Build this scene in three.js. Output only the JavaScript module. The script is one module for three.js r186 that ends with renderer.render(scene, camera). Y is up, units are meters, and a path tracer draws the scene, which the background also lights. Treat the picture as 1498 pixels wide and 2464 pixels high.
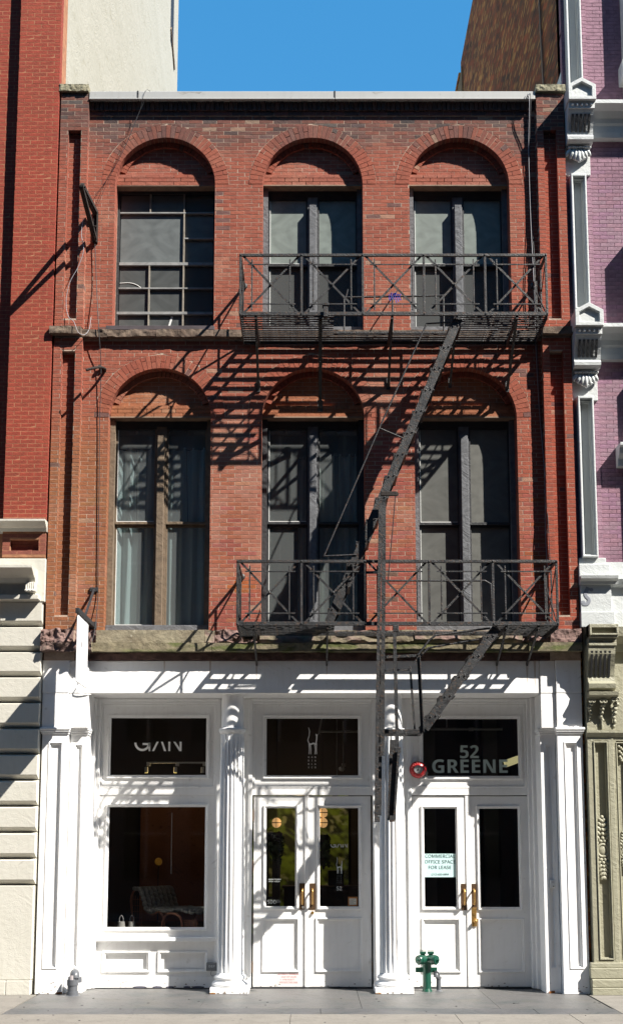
import * as THREE from 'three';
import { mergeGeometries } from 'three/addons/utils/BufferGeometryUtils.js';
import { RoundedBoxGeometry } from 'three/addons/geometries/RoundedBoxGeometry.js';
import { TextGeometry } from 'three/addons/geometries/TextGeometry.js';
import { FontLoader } from 'three/addons/loaders/FontLoader.js';
import { ImprovedNoise } from 'three/addons/math/ImprovedNoise.js';

// ---------------------------------------------------------------- camera, sky, sun, exposure
const scene = new THREE.Scene();
const camera = new THREE.PerspectiveCamera(44.97, 1498 / 2463, 0.1, 500);
camera.position.set(0, 2.039, 17.446);
camera.lookAt(0, 2.039 + Math.tan(7.904 * Math.PI / 180) * 17.446, 0);
camera.setViewOffset(1498, 2463, -2, -385.5, 1498, 2463);        // a lens shifted upwards, as for architecture
scene.add(camera);
const renderer = new THREE.WebGLRenderer({ antialias: true });
renderer.toneMapping = THREE.LinearToneMapping;
renderer.toneMappingExposure = 2.4;
renderer.shadowMap.enabled = true;
const SUN = new THREE.Vector3(1.48, 1.85, 1).normalize();
const sun = new THREE.DirectionalLight(new THREE.Color().setRGB(1, 0.95, 0.87), 5);
sun.position.copy(SUN).multiplyScalar(60); sun.castShadow = true;
sun.shadow.camera.left = -14; sun.shadow.camera.right = 14; sun.shadow.camera.top = 20; sun.shadow.camera.bottom = -14;
sun.shadow.camera.far = 140; sun.shadow.mapSize.set(4096, 4096); sun.shadow.radius = 1;
scene.add(sun, sun.target);
{
  const W = 512, H = 256, d = new Float32Array(W * H * 4);
  for (let j = 0; j < H; j++) for (let i = 0; i < W; i++) {
    const el = (j + 0.5) / H * 180 - 90, k = Math.max(0, Math.min(1, el / 75)), q = Math.pow(k, 0.75);
    const hor = [0.078, 0.235, 0.42], zen = [0.013, 0.092, 0.228];
    const o = (j * W + i) * 4;
    for (let c = 0; c < 3; c++) d[o + c] = el < 0 ? 0.06 : hor[c] * Math.pow(zen[c] / hor[c], q);
    d[o + 3] = 1;
  }
  const sky = new THREE.DataTexture(d, W, H, THREE.RGBAFormat, THREE.FloatType);
  sky.mapping = THREE.EquirectangularReflectionMapping; sky.magFilter = THREE.LinearFilter; sky.needsUpdate = true;
  scene.background = sky; scene.environment = sky;
}

// ---------------------------------------------------------------- random, noise
let seed = 7;
const rnd = () => { seed = (seed * 1664525 + 1013904223) >>> 0; return seed / 4294967296; };
const rr = (a, b) => a + (b - a) * rnd();
const pick = a => a[Math.floor(rnd() * a.length)];
const IN = new ImprovedNoise();
const ns = (x, y, z = 0) => IN.noise(x, y, z);
const fbm = (x, y, z = 0) => ns(x, y, z) + ns(x * 2.1, y * 2.1, z + 3) * 0.5 + ns(x * 4.3, y * 4.3, z + 7) * 0.25;
const sm = (a, b, x) => { const t = Math.max(0, Math.min(1, (x - a) / (b - a))); return t * t * (3 - 2 * t); };
const mix = (a, b, t) => a + (b - a) * t;
const mix3 = (a, b, t) => [mix(a[0], b[0], t), mix(a[1], b[1], t), mix(a[2], b[2], t)];

// ---------------------------------------------------------------- textures (tileable, sizes in metres)
const toS = v => { v = Math.max(0, Math.min(1, v)); return v <= 0.0031308 ? v * 12.92 : 1.055 * Math.pow(v, 1 / 2.4) - 0.055; };
function tex(n, metresX, metresY, fn, srgb = true) {
  const d = new Uint8Array(n * n * 4);
  for (let j = 0; j < n; j++) for (let i = 0; i < n; i++) {
    const c = fn(i / n, j / n), o = (j * n + i) * 4;
    for (let k = 0; k < 3; k++) d[o + k] = Math.round(255 * (srgb ? toS(c[k]) : Math.max(0, Math.min(1, c[k]))));
    d[o + 3] = 255;
  }
  const t = new THREE.DataTexture(d, n, n); t.wrapS = t.wrapT = THREE.RepeatWrapping; t.magFilter = t.minFilter = THREE.LinearFilter;
  if (srgb) t.colorSpace = THREE.SRGBColorSpace;
  t.repeat.set(1 / metresX, 1 / metresY); t.needsUpdate = true; return t;
}
// periodic noise on the unit square
function pn(u, v, f, z = 0) {
  const a = u * Math.PI * 2, b = v * Math.PI * 2, r = f / 6.2832;
  return ns(Math.cos(a) * r + 11 + z, Math.sin(a) * r + 5 + Math.cos(b) * r * 1.3, Math.sin(b) * r * 1.3 + z * 2.7);
}
const pf = (u, v, f, z) => pn(u, v, f, z) + pn(u, v, f * 2, z + 4) * 0.5 + pn(u, v, f * 4, z + 9) * 0.25;
const g3 = v => [v, v, v];
const T = {
  brick: tex(256, 0.7, 0.7, (u, v) => { const a = pf(u, v, 9, 1), s = pn(u, v, 60, 3); return g3(0.88 + a * 0.22 + s * 0.10); }),
  brickB: tex(256, 0.5, 0.5, (u, v) => g3(0.5 + pf(u, v, 22, 2) * 0.5 + pn(u, v, 90, 1) * 0.3), false),
  paint: tex(512, 2.6, 2.6, (u, v) => { const s = Math.max(0, pn(u, v, 40, 3) - 0.5) * 0.5, dr = Math.max(0, pn(u, v * 0.12, 60, 8)) * 0.05; const a = pf(u, v, 6, 5); return [0.965 + a * 0.035 - s - dr, 0.962 + a * 0.036 - s * 1.05 - dr * 1.05, 0.958 + a * 0.04 - s * 1.15 - dr * 1.2]; }),
  paintB: tex(512, 1.1, 1.1, (u, v) => g3(0.5 + pf(u, v, 14, 2) * 0.3 + pn(u, v, 70, 1) * 0.22), false),
  iron: tex(512, 0.55, 0.55, (u, v) => {
    const a = pf(u, v, 10, 2), r = sm(0.16, 0.62, pf(u, v, 15, 6)), b = pn(u, v, 50, 1);
    return mix3([0.017 + b * 0.012 + a * 0.009, 0.0175 + b * 0.012 + a * 0.009, 0.019 + b * 0.012 + a * 0.009], [0.085 + b * 0.05, 0.045 + b * 0.03, 0.024], r * 0.55);
  }),
  ironR: tex(256, 0.8, 0.8, (u, v) => g3(0.55 + pf(u, v, 10, 2) * 0.25), false),
  ironB: tex(256, 0.4, 0.4, (u, v) => g3(0.5 + pf(u, v, 20, 2) * 0.5 + pn(u, v, 60, 5) * 0.3), false),
  stone: tex(512, 1.3, 1.3, (u, v) => { const a = pf(u, v, 12, 4), s = pn(u, v, 80, 2); return g3(0.85 + a * 0.3 + s * 0.12); }),
  stoneB: tex(512, 0.9, 0.9, (u, v) => g3(0.5 + pf(u, v, 16, 2) * 0.5 + pn(u, v, 80, 7) * 0.25), false),
  slab: tex(512, 3.1, 3.1, (u, v) => { const a = pf(u, v, 7, 3), s = pn(u, v, 110, 2), st = sm(0.15, 0.6, pf(u, v, 5, 8)), w = sm(0.42, 0.5, pn(u, v, 70, 6)) - sm(0.4, 0.5, pn(u, v, 50, 16)); return [0.92 + a * 0.30 + s * 0.1 + st * 0.12 + w * 0.4, 0.92 + a * 0.21 + s * 0.1 + st * 0.07 + w * 0.4, 0.93 + a * 0.2 + s * 0.1 + w * 0.4]; }),
  conc: tex(512, 2.2, 2.2, (u, v) => { const a = pf(u, v, 8, 3), s = pn(u, v, 150, 2), k = sm(0.5, 0.62, pn(u, v, 34, 6)); return g3(0.9 + a * 0.14 + s * 0.22 - k * 0.3); }),
  stucco: tex(1024, 7, 3.2, (u, v) => { const a = pf(u, v, 6, 3), st = pn(u, v * 0.6, 70, 4), s = pn(u, v, 120, 2), k = sm(0.42, 0.6, pf(u, v, 22, 9)); return [0.95 + a * 0.05 + st * 0.07 + s * 0.03 - k * 0.10, 0.95 + a * 0.05 + st * 0.07 + s * 0.03 - k * 0.11, 0.94 + a * 0.06 + st * 0.075 + s * 0.03 - k * 0.14]; }),
  stuccoB: tex(512, 1.6, 1.6, (u, v) => g3(0.5 + pf(u, v, 14, 2) * 0.45 + pn(u, v, 60, 7) * 0.3), false),
  oldbrick: tex(1024, 5.2, 4.3, (u, v) => {
    const rows = 70, cols = 25, rj = Math.floor(v * rows), fu = u * cols + (rj % 2) * 0.5, ci = Math.floor(fu);
    const hh = Math.abs(Math.sin(((ci % cols) * 12.9898 + rj * 78.233)) * 43758.5453) % 1, h2 = Math.abs(Math.sin((ci % cols) * 39.3 + rj * 11.1) * 24634.6) % 1;
    const jm = Math.max(sm(0.80, 0.9, (v * rows) % 1), sm(0.93, 0.97, fu % 1));
    const a = pf(u, v, 6, 5);
    let c = mix3([0.10, 0.058, 0.032], [0.25, 0.085, 0.04], hh * hh); if (h2 > 0.8) c = [0.28, 0.20, 0.10]; if (h2 < 0.12) c = [0.06, 0.045, 0.032]; c = [c[0] * 1.5, c[1] * 1.4, c[2] * 1.15];
    return mix3(c, [0.21, 0.17, 0.12], jm * 0.7).map(x => x * (1 + a * 0.5));
  }),
  oldbrickB: tex(1024, 5.2, 4.3, (u, v) => { const rows = 70, rj = Math.floor(v * rows), fu = u * 25 + (rj % 2) * 0.5, ci = Math.floor(fu) % 25; const hh = Math.abs(Math.sin(ci * 12.9898 + rj * 78.233) * 43758.5453) % 1; const jm = Math.max(sm(0.80, 0.9, (v * rows) % 1), sm(0.93, 0.97, fu % 1)); return g3(mix(0.5 + hh * 0.5, 0.1, jm) + pf(u, v, 40, 2) * 0.2); }, false),
  frost: tex(512, 0.9, 0.9, (u, v) => { const w = Math.abs(((u * 56 + v * 36) % 1) - 0.5) < 0.12 || Math.abs(((u * 56 - v * 36 + 40) % 1) - 0.5) < 0.12; const a = pf(u, v, 5, 3); return g3((0.9 + a * 0.25) * (w ? 0.82 : 1)); }),
  weave: tex(256, 0.3, 0.3, (u, v) => g3(0.9 + pn(u, v, 100, 2) * 0.3)),
};

// ---------------------------------------------------------------- materials
const M = {};
const std = (rgb, o = {}) => { const m = new THREE.MeshStandardMaterial({ roughness: 0.8, metalness: 0, ...o }); m.color.setRGB(...rgb); return m; };
const BR = { map: T.brick, bumpMap: T.brickB, bumpScale: 0.0025, roughness: 0.92 };
M.brickV = std([1, 1, 1], { ...BR, vertexColors: true });
const mortarRGB = [0.43, 0.325, 0.25];
M.mortar = std(mortarRGB, { map: T.stone, bumpMap: T.stoneB, bumpScale: 0.003, roughness: 0.95 });
M.mortarRed = std([0.36, 0.165, 0.085], { map: T.stone, roughness: 0.95 });
M.mortarPurple = std([0.20, 0.10, 0.145], { map: T.stone, roughness: 0.9 });
M.white = std([0.865, 0.86, 0.85], { map: T.paint, bumpMap: T.paintB, bumpScale: 0.0022, roughness: 0.42 });
M.whiteRough = std([0.865, 0.86, 0.852], { map: T.paint, bumpMap: T.paintB, bumpScale: 0.004, roughness: 0.55 });
M.cream = std([0.56, 0.54, 0.475], { map: T.paint, bumpMap: T.paintB, bumpScale: 0.004, roughness: 0.55 });
M.greyPaint = std([0.52, 0.54, 0.535], { map: T.paint, bumpMap: T.paintB, bumpScale: 0.005, roughness: 0.5 });
M.olive = std([0.305, 0.292, 0.212], { map: T.paint, bumpMap: T.paintB, bumpScale: 0.008, roughness: 0.5 });
M.iron = std([1, 1, 1], { map: T.iron, roughnessMap: T.ironR, roughness: 1, bumpMap: T.ironB, bumpScale: 0.003, metalness: 0.0 });
M.rust = std([0.022, 0.015, 0.012], { map: T.stone, bumpMap: T.ironB, bumpScale: 0.004, roughness: 0.9 });
M.stoneV = std([1, 1, 1], { map: T.stone, bumpMap: T.stoneB, bumpScale: 0.005, roughness: 0.95, vertexColors: true });
M.darkFrame = std([0.022, 0.023, 0.026], { map: T.stone, bumpMap: T.stoneB, bumpScale: 0.004, roughness: 0.6 });
M.greyWood = std([0.12, 0.123, 0.132], { map: T.stone, bumpMap: T.stoneB, bumpScale: 0.006, roughness: 0.8 });
M.brownWood = std([0.16, 0.115, 0.075], { map: T.stone, bumpMap: T.stoneB, bumpScale: 0.006, roughness: 0.85 });
M.lintelWood = std([0.24, 0.17, 0.12], { map: T.stone, roughness: 0.9 });
M.whiteTrim = std([0.62, 0.62, 0.6], { roughness: 0.7 });
M.coping = std([0.43, 0.43, 0.415], { map: T.paint, roughness: 0.45, metalness: 0.1 });
M.glass = new THREE.MeshPhysicalMaterial({ color: 0xffffff, transmission: 1, thickness: 0, roughness: 0.03, ior: 1.5 });
M.dimGlass = new THREE.MeshPhysicalMaterial({ transmission: 0.72, thickness: 0, roughness: 0.08, ior: 1.5 }); M.dimGlass.color.setRGB(0.24, 0.25, 0.25);
M.frost = new THREE.MeshPhysicalMaterial({ map: T.frost, transmission: 0.15, thickness: 0, roughness: 0.45, ior: 1.5 }); M.frost.color.setRGB(0.225, 0.262, 0.24);
M.dirtyGlass = new THREE.MeshPhysicalMaterial({ map: T.frost, transmission: 0.3, thickness: 0, roughness: 0.3, ior: 1.5 }); M.dirtyGlass.color.setRGB(0.125, 0.132, 0.13);
M.greyGlass = new THREE.MeshPhysicalMaterial({ map: T.frost, transmission: 0.2, thickness: 0, roughness: 0.4, ior: 1.5 }); M.greyGlass.color.setRGB(0.175, 0.175, 0.16);
M.room = std([0.035, 0.033, 0.032], { roughness: 0.95 });
M.roomGrey = std([0.09, 0.09, 0.085], { roughness: 0.95 });
M.black = std([0.012, 0.012, 0.013], { roughness: 0.6 });
M.cable = std([0.02, 0.02, 0.022], { roughness: 0.5 });
M.cableGrey = std([0.30, 0.29, 0.31], { roughness: 0.5 });
M.brass = std([0.50, 0.30, 0.10], { metalness: 0.85, roughness: 0.38, bumpMap: T.ironB, bumpScale: 0.001 });
M.bronze = std([0.11, 0.065, 0.035], { metalness: 0.6, roughness: 0.5, bumpMap: T.ironB, bumpScale: 0.002 });
M.steel = std([0.55, 0.55, 0.55], { metalness: 0.8, roughness: 0.4 });
M.green = std([0.006, 0.062, 0.038], { roughness: 0.32, bumpMap: T.paintB, bumpScale: 0.002 });
M.pipeGrey = std([0.10, 0.105, 0.115], { roughness: 0.4, bumpMap: T.paintB, bumpScale: 0.002 });
M.red = std([0.36, 0.012, 0.016], { roughness: 0.28, metalness: 0.2 });
M.slab = std([0.110, 0.108, 0.105], { map: T.slab, bumpMap: T.stoneB, bumpScale: 0.004, roughness: 0.5 });
M.slabDark = std([0.090, 0.091, 0.094], { map: T.slab, bumpMap: T.stoneB, bumpScale: 0.004, roughness: 0.55 });
M.conc = std([0.20, 0.185, 0.162], { map: T.conc, bumpMap: T.stoneB, bumpScale: 0.003, roughness: 0.9 });
M.asphalt = std([0.065, 0.065, 0.066], { map: T.conc, roughness: 0.95 });
M.stucco = std([0.355, 0.345, 0.295], { map: T.stucco, bumpMap: T.stuccoB, bumpScale: 0.005, roughness: 0.95 });
M.oldbrick = std([1, 0.76, 0.50], { map: T.oldbrick, bumpMap: T.oldbrickB, bumpScale: 0.03, roughness: 0.95 });

// ---------------------------------------------------------------- geometry helpers
function muv(g) {                                                     // uv in metres, by the side a face looks to
  if (g.index) g = g.toNonIndexed();
  if (!g.attributes.normal) g.computeVertexNormals();
  const p = g.attributes.position, uv = new Float32Array(p.count * 2), a = new THREE.Vector3(), b = new THREE.Vector3(), c = new THREE.Vector3();
  for (let i = 0; i < p.count; i += 3) {
    a.fromBufferAttribute(p, i); b.fromBufferAttribute(p, i + 1).sub(a); c.fromBufferAttribute(p, i + 2).sub(a); b.cross(c);
    const x = Math.abs(b.x), y = Math.abs(b.y), z = Math.abs(b.z);
    for (let k = 0; k < 3; k++) {
      const X = p.getX(i + k), Y = p.getY(i + k), Z = p.getZ(i + k);
      const [u, v] = z >= x && z >= y ? [X, Y] : x >= y ? [Z + 0.37, Y] : [X, Z + 0.61];
      uv[(i + k) * 2] = u; uv[(i + k) * 2 + 1] = v;
    }
  }
  g.setAttribute('uv', new THREE.BufferAttribute(uv, 2));
  for (const k of Object.keys(g.attributes)) if (!['position', 'normal', 'uv', 'color'].includes(k)) g.deleteAttribute(k);
  return g;
}
const join = l => l.length === 1 ? muv(l[0]) : mergeGeometries(l.map(muv), false);
const box = (x0, x1, y0, y1, z0, z1) => new THREE.BoxGeometry(x1 - x0, y1 - y0, z1 - z0).translate((x0 + x1) / 2, (y0 + y1) / 2, (z0 + z1) / 2);
const rbox = (x0, x1, y0, y1, z0, z1, r = 0.006) => new RoundedBoxGeometry(x1 - x0, y1 - y0, z1 - z0, 1, Math.min(r, (x1 - x0) / 2.1, (y1 - y0) / 2.1, (z1 - z0) / 2.1)).translate((x0 + x1) / 2, (y0 + y1) / 2, (z0 + z1) / 2);
function bar(a, b, w, t, up = [0, 0, 1], round = 0) {                 // a flat bar from a to b; t is its size along up
  const A = new THREE.Vector3(...a), B = new THREE.Vector3(...b), d = B.clone().sub(A), L = d.length(); d.normalize();
  let u = new THREE.Vector3(...up); u.addScaledVector(d, -u.dot(d)).normalize(); const s = new THREE.Vector3().crossVectors(d, u);
  const g = round ? new RoundedBoxGeometry(w, L, t, 1, round) : new THREE.BoxGeometry(w, L, t);
  return g.applyMatrix4(new THREE.Matrix4().makeBasis(s, d, u).setPosition(A.add(B).multiplyScalar(0.5)));
}
const V3 = p => new THREE.Vector3(...p);
const tube = (pts, r, n = 24, s = 6) => new THREE.TubeGeometry(new THREE.CatmullRomCurve3(pts.map(V3), false, 'centripetal'), n, r, s, false);
function pipe(pts, r, s = 8) {                                        // straight runs with ball joints
  const l = [];
  for (let i = 0; i + 1 < pts.length; i++) { const A = V3(pts[i]), B = V3(pts[i + 1]), d = B.clone().sub(A), L = d.length();
    l.push(new THREE.CylinderGeometry(r, r, L, s).applyQuaternion(new THREE.Quaternion().setFromUnitVectors(new THREE.Vector3(0, 1, 0), d.normalize())).translate(...A.add(B).multiplyScalar(0.5).toArray())); }
  for (let i = 1; i + 1 < pts.length; i++) l.push(new THREE.SphereGeometry(r * 1.02, s, 6).translate(...pts[i]));
  return join(l);
}
const cyl = (x, y, z, r, h, ax = 'y', r2 = r, s = 20) => { const g = new THREE.CylinderGeometry(r2, r, h, s); if (ax === 'z') g.rotateX(Math.PI / 2); if (ax === 'x') g.rotateZ(-Math.PI / 2); return g.translate(x, y, z); };
const lathe = (pts, x, z, s = 40) => new THREE.LatheGeometry(pts.map(p => new THREE.Vector2(...p)), s).translate(x, 0, z);
const ball = (x, y, z, rx, ry = rx, rz = rx, s = 8) => new THREE.SphereGeometry(1, s + 2, s).scale(rx, ry, rz).translate(x, y, z);
function panelShape(x0, x1, y0, y1, holes = []) {
  const s = new THREE.Shape([[x0, y0], [x1, y0], [x1, y1], [x0, y1]].map(p => new THREE.Vector2(...p)));
  for (const [a, b, c, d] of holes) s.holes.push(new THREE.Path([[a, c], [a, d], [b, d], [b, c]].map(p => new THREE.Vector2(...p))));
  return s;
}
const slabZ = (shape, z0, z1, bev = 0, seg = 24) => new THREE.ExtrudeGeometry(shape, { depth: z1 - z0 - 2 * bev, bevelEnabled: bev > 0, bevelThickness: bev, bevelSize: bev, bevelOffset: -bev, bevelSegments: 1, curveSegments: seg }).translate(0, 0, z0 + bev);
// a picture-frame moulding round an opening: two steps
function ring(x0, x1, y0, y1, w, z0, z1) {
  return join([slabZ(panelShape(x0 - w, x1 + w, y0 - w, y1 + w, [[x0 - w * 0.42, x1 + w * 0.42, y0 - w * 0.42, y1 + w * 0.42]]), z0, z1, Math.min(0.006, (z1 - z0) * 0.3)),
    slabZ(panelShape(x0 - w * 0.42, x1 + w * 0.42, y0 - w * 0.42, y1 + w * 0.42, [[x0, x1, y0, y1]]), z0 - 0.002, z0 + (z1 - z0) * 0.55, 0.004)]);
}
// a straight moulding along x with a profile of [z, y] points, mitred ends not needed
function runX(x0, x1, prof) {
  const s = new THREE.Shape(prof.map(([z, y]) => new THREE.Vector2(-z, y)));
  return new THREE.ExtrudeGeometry(s, { depth: x1 - x0, bevelEnabled: false }).rotateY(Math.PI / 2).translate(x0, 0, 0);
}
function rough(x0, x1, y0, y1, z0, z1, amp, f, tone, cut = 0.02) {      // a broken stone: a box whose faces are uneven; returns geometry with colours
  const nx = Math.max(2, Math.ceil((x1 - x0) / cut)), ny = Math.max(2, Math.ceil((y1 - y0) / cut)), nz = Math.max(2, Math.ceil((z1 - z0) / cut / 2));
  const g = new THREE.BoxGeometry(x1 - x0, y1 - y0, z1 - z0, nx, ny, nz).translate((x0 + x1) / 2, (y0 + y1) / 2, (z0 + z1) / 2);
  const p = g.attributes.position, col = new Float32Array(p.count * 3);
  for (let i = 0; i < p.count; i++) {
    const x = p.getX(i), y = p.getY(i), z = p.getZ(i), fr = sm(z0, z1, z);
    p.setXYZ(i, x + amp * 0.25 * fbm(x * f, y * f, z * f + 9) * fr, y + amp * fbm(x * f + 5, y * f, z * f) * fr, z + amp * 1.6 * fr * fbm(x * f, y * f + 4, z * f + 2));
    const c = tone(x, y, z); col.set(c, i * 3);
  }
  g.setAttribute('color', new THREE.BufferAttribute(col, 3));
  const q = g.toNonIndexed(); q.computeVertexNormals(); return muv(q);
}

// ---------------------------------------------------------------- objects
const used = {};
const numbered = n => { used[n] = (used[n] ?? -1) + 1; return used[n] ? n + '_' + String(used[n]).padStart(3, '0') : n; };
const OFF = new WeakMap();
function thing(name, label, category, at = [0, 0, 0], group) {
  const o = new THREE.Group(); o.name = numbered(name); o.position.set(...at); o.userData = { label, category }; if (group) o.userData.group = group;
  scene.add(o); OFF.set(o, at); return o;
}
function part(parent, name, geos, mat, label) {                        // geometry in world metres; hung under a thing or under one of its parts
  const list = Array.isArray(geos) ? geos : [geos], off = OFF.get(parent) ?? [0, 0, 0];
  const g = (list.length === 1 && list[0].attributes.color ? list[0] : join(list)).clone().translate(-off[0], -off[1], -off[2]);
  const m = new THREE.Mesh(g, mat); m.name = name; m.castShadow = m.receiveShadow = true; if (label) m.userData.label = label;
  parent.add(m); OFF.set(m, off); return m;
}
function structure(name, geos, mat, label, parent) {
  const m = new THREE.Mesh(join(Array.isArray(geos) ? geos : [geos]), mat); m.name = numbered(name); m.castShadow = m.receiveShadow = true;
  m.userData = { kind: 'structure', label }; (parent ?? scene).add(m); return m;
}
class Prisms {                                                          // many small flat-fronted blocks with coloured faces, one geometry
  p = []; n = []; u = []; c = [];
  tri(a, b, d, col) {
    const e = [b[0] - a[0], b[1] - a[1], b[2] - a[2]], f = [d[0] - a[0], d[1] - a[1], d[2] - a[2]];
    let x = e[1] * f[2] - e[2] * f[1], y = e[2] * f[0] - e[0] * f[2], z = e[0] * f[1] - e[1] * f[0]; const L = Math.hypot(x, y, z) || 1; x /= L; y /= L; z /= L;
    const ax = Math.abs(x), ay = Math.abs(y), az = Math.abs(z);
    for (const q of [a, b, d]) { this.p.push(...q); this.n.push(x, y, z); this.c.push(...col); this.u.push(...(az >= ax && az >= ay ? [q[0], q[1]] : ax >= ay ? [q[2], q[1]] : [q[0], q[2]])); }
  }
  add(poly, z0, z1, col, inset = 0.0016, tilt = 0.0006) {               // poly anticlockwise, front at z1
    const n = poly.length; let cx = 0, cy = 0; for (const q of poly) { cx += q[0] / n; cy += q[1] / n; }
    const tx = rr(-tilt, tilt), ty = rr(-tilt, tilt), out = poly.map(q => [q[0], q[1], z1 - inset]);
    const fr = poly.map(q => { const dx = q[0] - cx, dy = q[1] - cy; return [cx + dx - Math.sign(dx) * Math.min(inset, Math.abs(dx) * 0.3), cy + dy - Math.sign(dy) * Math.min(inset, Math.abs(dy) * 0.3), z1 + Math.sign(dx) * tx + Math.sign(dy) * ty]; });
    const bk = poly.map(q => [q[0], q[1], z0]);
    for (let i = 1; i + 1 < n; i++) this.tri(fr[0], fr[i], fr[i + 1], col);
    for (let i = 0; i < n; i++) { const j = (i + 1) % n;
      this.tri(out[i], out[j], fr[j], col); this.tri(out[i], fr[j], fr[i], col);
      this.tri(bk[i], bk[j], out[j], col); this.tri(bk[i], out[j], out[i], col); }
  }
  geo() { const g = new THREE.BufferGeometry(); g.setAttribute('position', new THREE.Float32BufferAttribute(this.p, 3)); g.setAttribute('normal', new THREE.Float32BufferAttribute(this.n, 3)); g.setAttribute('uv', new THREE.Float32BufferAttribute(this.u, 2)); g.setAttribute('color', new THREE.Float32BufferAttribute(this.c, 3)); return g; }
}
function clip(poly, nx, ny, c) {                                        // keeps nx*x + ny*y <= c
  const o = [];
  for (let i = 0; i < poly.length; i++) { const a = poly[i], b = poly[(i + 1) % poly.length], da = nx * a[0] + ny * a[1] - c, db = nx * b[0] + ny * b[1] - c;
    if (da <= 0) o.push(a); if ((da < 0 && db > 0) || (da > 0 && db < 0)) { const t = da / (da - db); o.push([a[0] + t * (b[0] - a[0]), a[1] + t * (b[1] - a[1])]); } }
  return o;
}
const area = p => { let s = 0; for (let i = 0; i < p.length; i++) { const a = p[i], b = p[(i + 1) % p.length]; s += a[0] * b[1] - a[1] * b[0]; } return s / 2; };
// courses of running bond over a rectangle; cuts = openings {cx, hw, y0, ys, r} (r: outer radius of the arch ring over it); out gets {poly, z0, z1, x, y, whole}
function bond(out, x0, x1, y0, y1, o) {
  const { ch, bl, j = 0.0065, z, depth = 0.12, cuts = [], rects = [], phase = 0 } = o;
  for (let k = 0, y = y0; y + ch * 0.4 < y1; k++, y += ch) {
    const ya = y + j / 2, yb = Math.min(y1, y + ch) - j / 2, ym = (ya + yb) / 2;
    for (let x = x0 - bl + ((k + phase) % 2 ? bl / 2 : 0) * 1 - bl * 0.0; x < x1; x += bl) {
      const jx = rr(-0.004, 0.004);
      let polys = [[[Math.max(x0, x) + (x < x0 ? 0 : j / 2 + jx), ya], [Math.min(x1, x + bl) - (x + bl > x1 ? 0 : j / 2), ya], [Math.min(x1, x + bl) - (x + bl > x1 ? 0 : j / 2), yb], [Math.max(x0, x) + (x < x0 ? 0 : j / 2 + jx), yb]]];
      if (polys[0][1][0] - polys[0][0][0] < 0.018) continue;
      for (const c of cuts) {
        if (yb < c.y0 || ya > c.ys + c.r) continue;
        const hw = yy => ym < c.ys ? c.hw : (yy <= c.ys ? c.r : Math.sqrt(Math.max(0, c.r * c.r - (yy - c.ys) ** 2)));
        const hb = hw(ya), ht = hw(yb), nx = [];
        for (const p of polys) {
          const dx = ht - hb, dy = yb - ya;                              // line x = cx +- (hb + (y - ya) * dx / dy)
          const right = clip(p, -1, dx / dy, -(c.cx + hb) + ya * dx / dy), left = clip(p, 1, dx / dy, c.cx - hb + ya * dx / dy);
          const l2 = ht < 1e-6 ? clip(left, 1, 0, c.cx) : left, r2 = ht < 1e-6 ? clip(right, -1, 0, -c.cx) : right;
          for (const q of [l2, r2]) if (q.length > 2 && area(q) > 0.0005) nx.push(q);
        }
        polys = nx;
      }
      for (const [a, b, c, d] of rects) { if (ym < c || ym > d) continue; const nx = []; for (const p of polys) for (const q of [clip(p, 1, 0, a), clip(p, -1, 0, -b)]) if (q.length > 2 && area(q) > 0.0005) nx.push(q); polys = nx; }
      for (const p of polys) { const A = area(p), full = (bl - j) * (ch - j); out.push({ poly: p, z0: z - depth, z1: z + rr(-0.0006, 0.0008), x: x + bl / 2, y: ym, a: A, whole: p.length === 4 && Math.abs(A - full) < full * 0.06 && polys.length === 1 }); }
    }
  }
}
// lays the list of bricks under a thing: the 300 nearest whole ones singly, the rest as one joined part
function layBricks(root, list, tone, name, restName, limit = 300, inset = 0.0016) {
  const off = OFF.get(root), shades = new Map();
  const d2 = b => { const x = b.poly[0][0], y = b.poly[0][1] - 2.039, z = b.z1 - 17.446; return x * x + y * y + z * z; };
  const single = new Set(list.filter(b => b.whole && Math.abs(b.poly[0][0]) < 4.6 && b.poly[0][1] < 14.2).sort((a, b) => d2(a) - d2(b)).slice(0, limit));
  const rest = new Prisms(), kinds = new Map();
  for (const b of list) {
    const col = tone(b.x, b.y, b);
    if (!single.has(b)) { rest.add(b.poly, b.z0, b.z1, col, inset); continue; }
    const w = b.poly[1][0] - b.poly[0][0], h = b.poly[2][1] - b.poly[1][1];
    const key = Math.round(w * 250) + '_' + Math.round(h * 250) + '_' + Math.floor(rnd() * 3) + '_' + Math.round((b.z1 - b.z0) * 100);
    if (!kinds.has(key)) { const P = new Prisms(); P.add([[0, 0], [w, 0], [w, h], [0, h]], b.z0 - b.z1, 0, [1, 1, 1], inset); kinds.set(key, P.geo()); }
    const q = col.map(v => Math.max(0.004, Math.round(v * 45) / 45)), mk = q.join();
    if (!shades.has(mk)) shades.set(mk, std(q, BR));
    const m = new THREE.Mesh(kinds.get(key), shades.get(mk)); m.name = name; m.castShadow = m.receiveShadow = true;
    m.position.set(b.poly[0][0] - off[0], b.poly[0][1] - off[1], b.z1 - off[2]); root.add(m);
  }
  const r = part(root, restName, [rest.geo()], M.brickV); r.userData.kind = 'stuff'; return r;
}
const font = { bold: await new FontLoader().loadAsync('fonts/droid/droid_sans_bold.typeface.json'), reg: await new FontLoader().loadAsync('fonts/droid/droid_sans_regular.typeface.json'), serif: await new FontLoader().loadAsync('fonts/droid/droid_serif_regular.typeface.json') };
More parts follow.
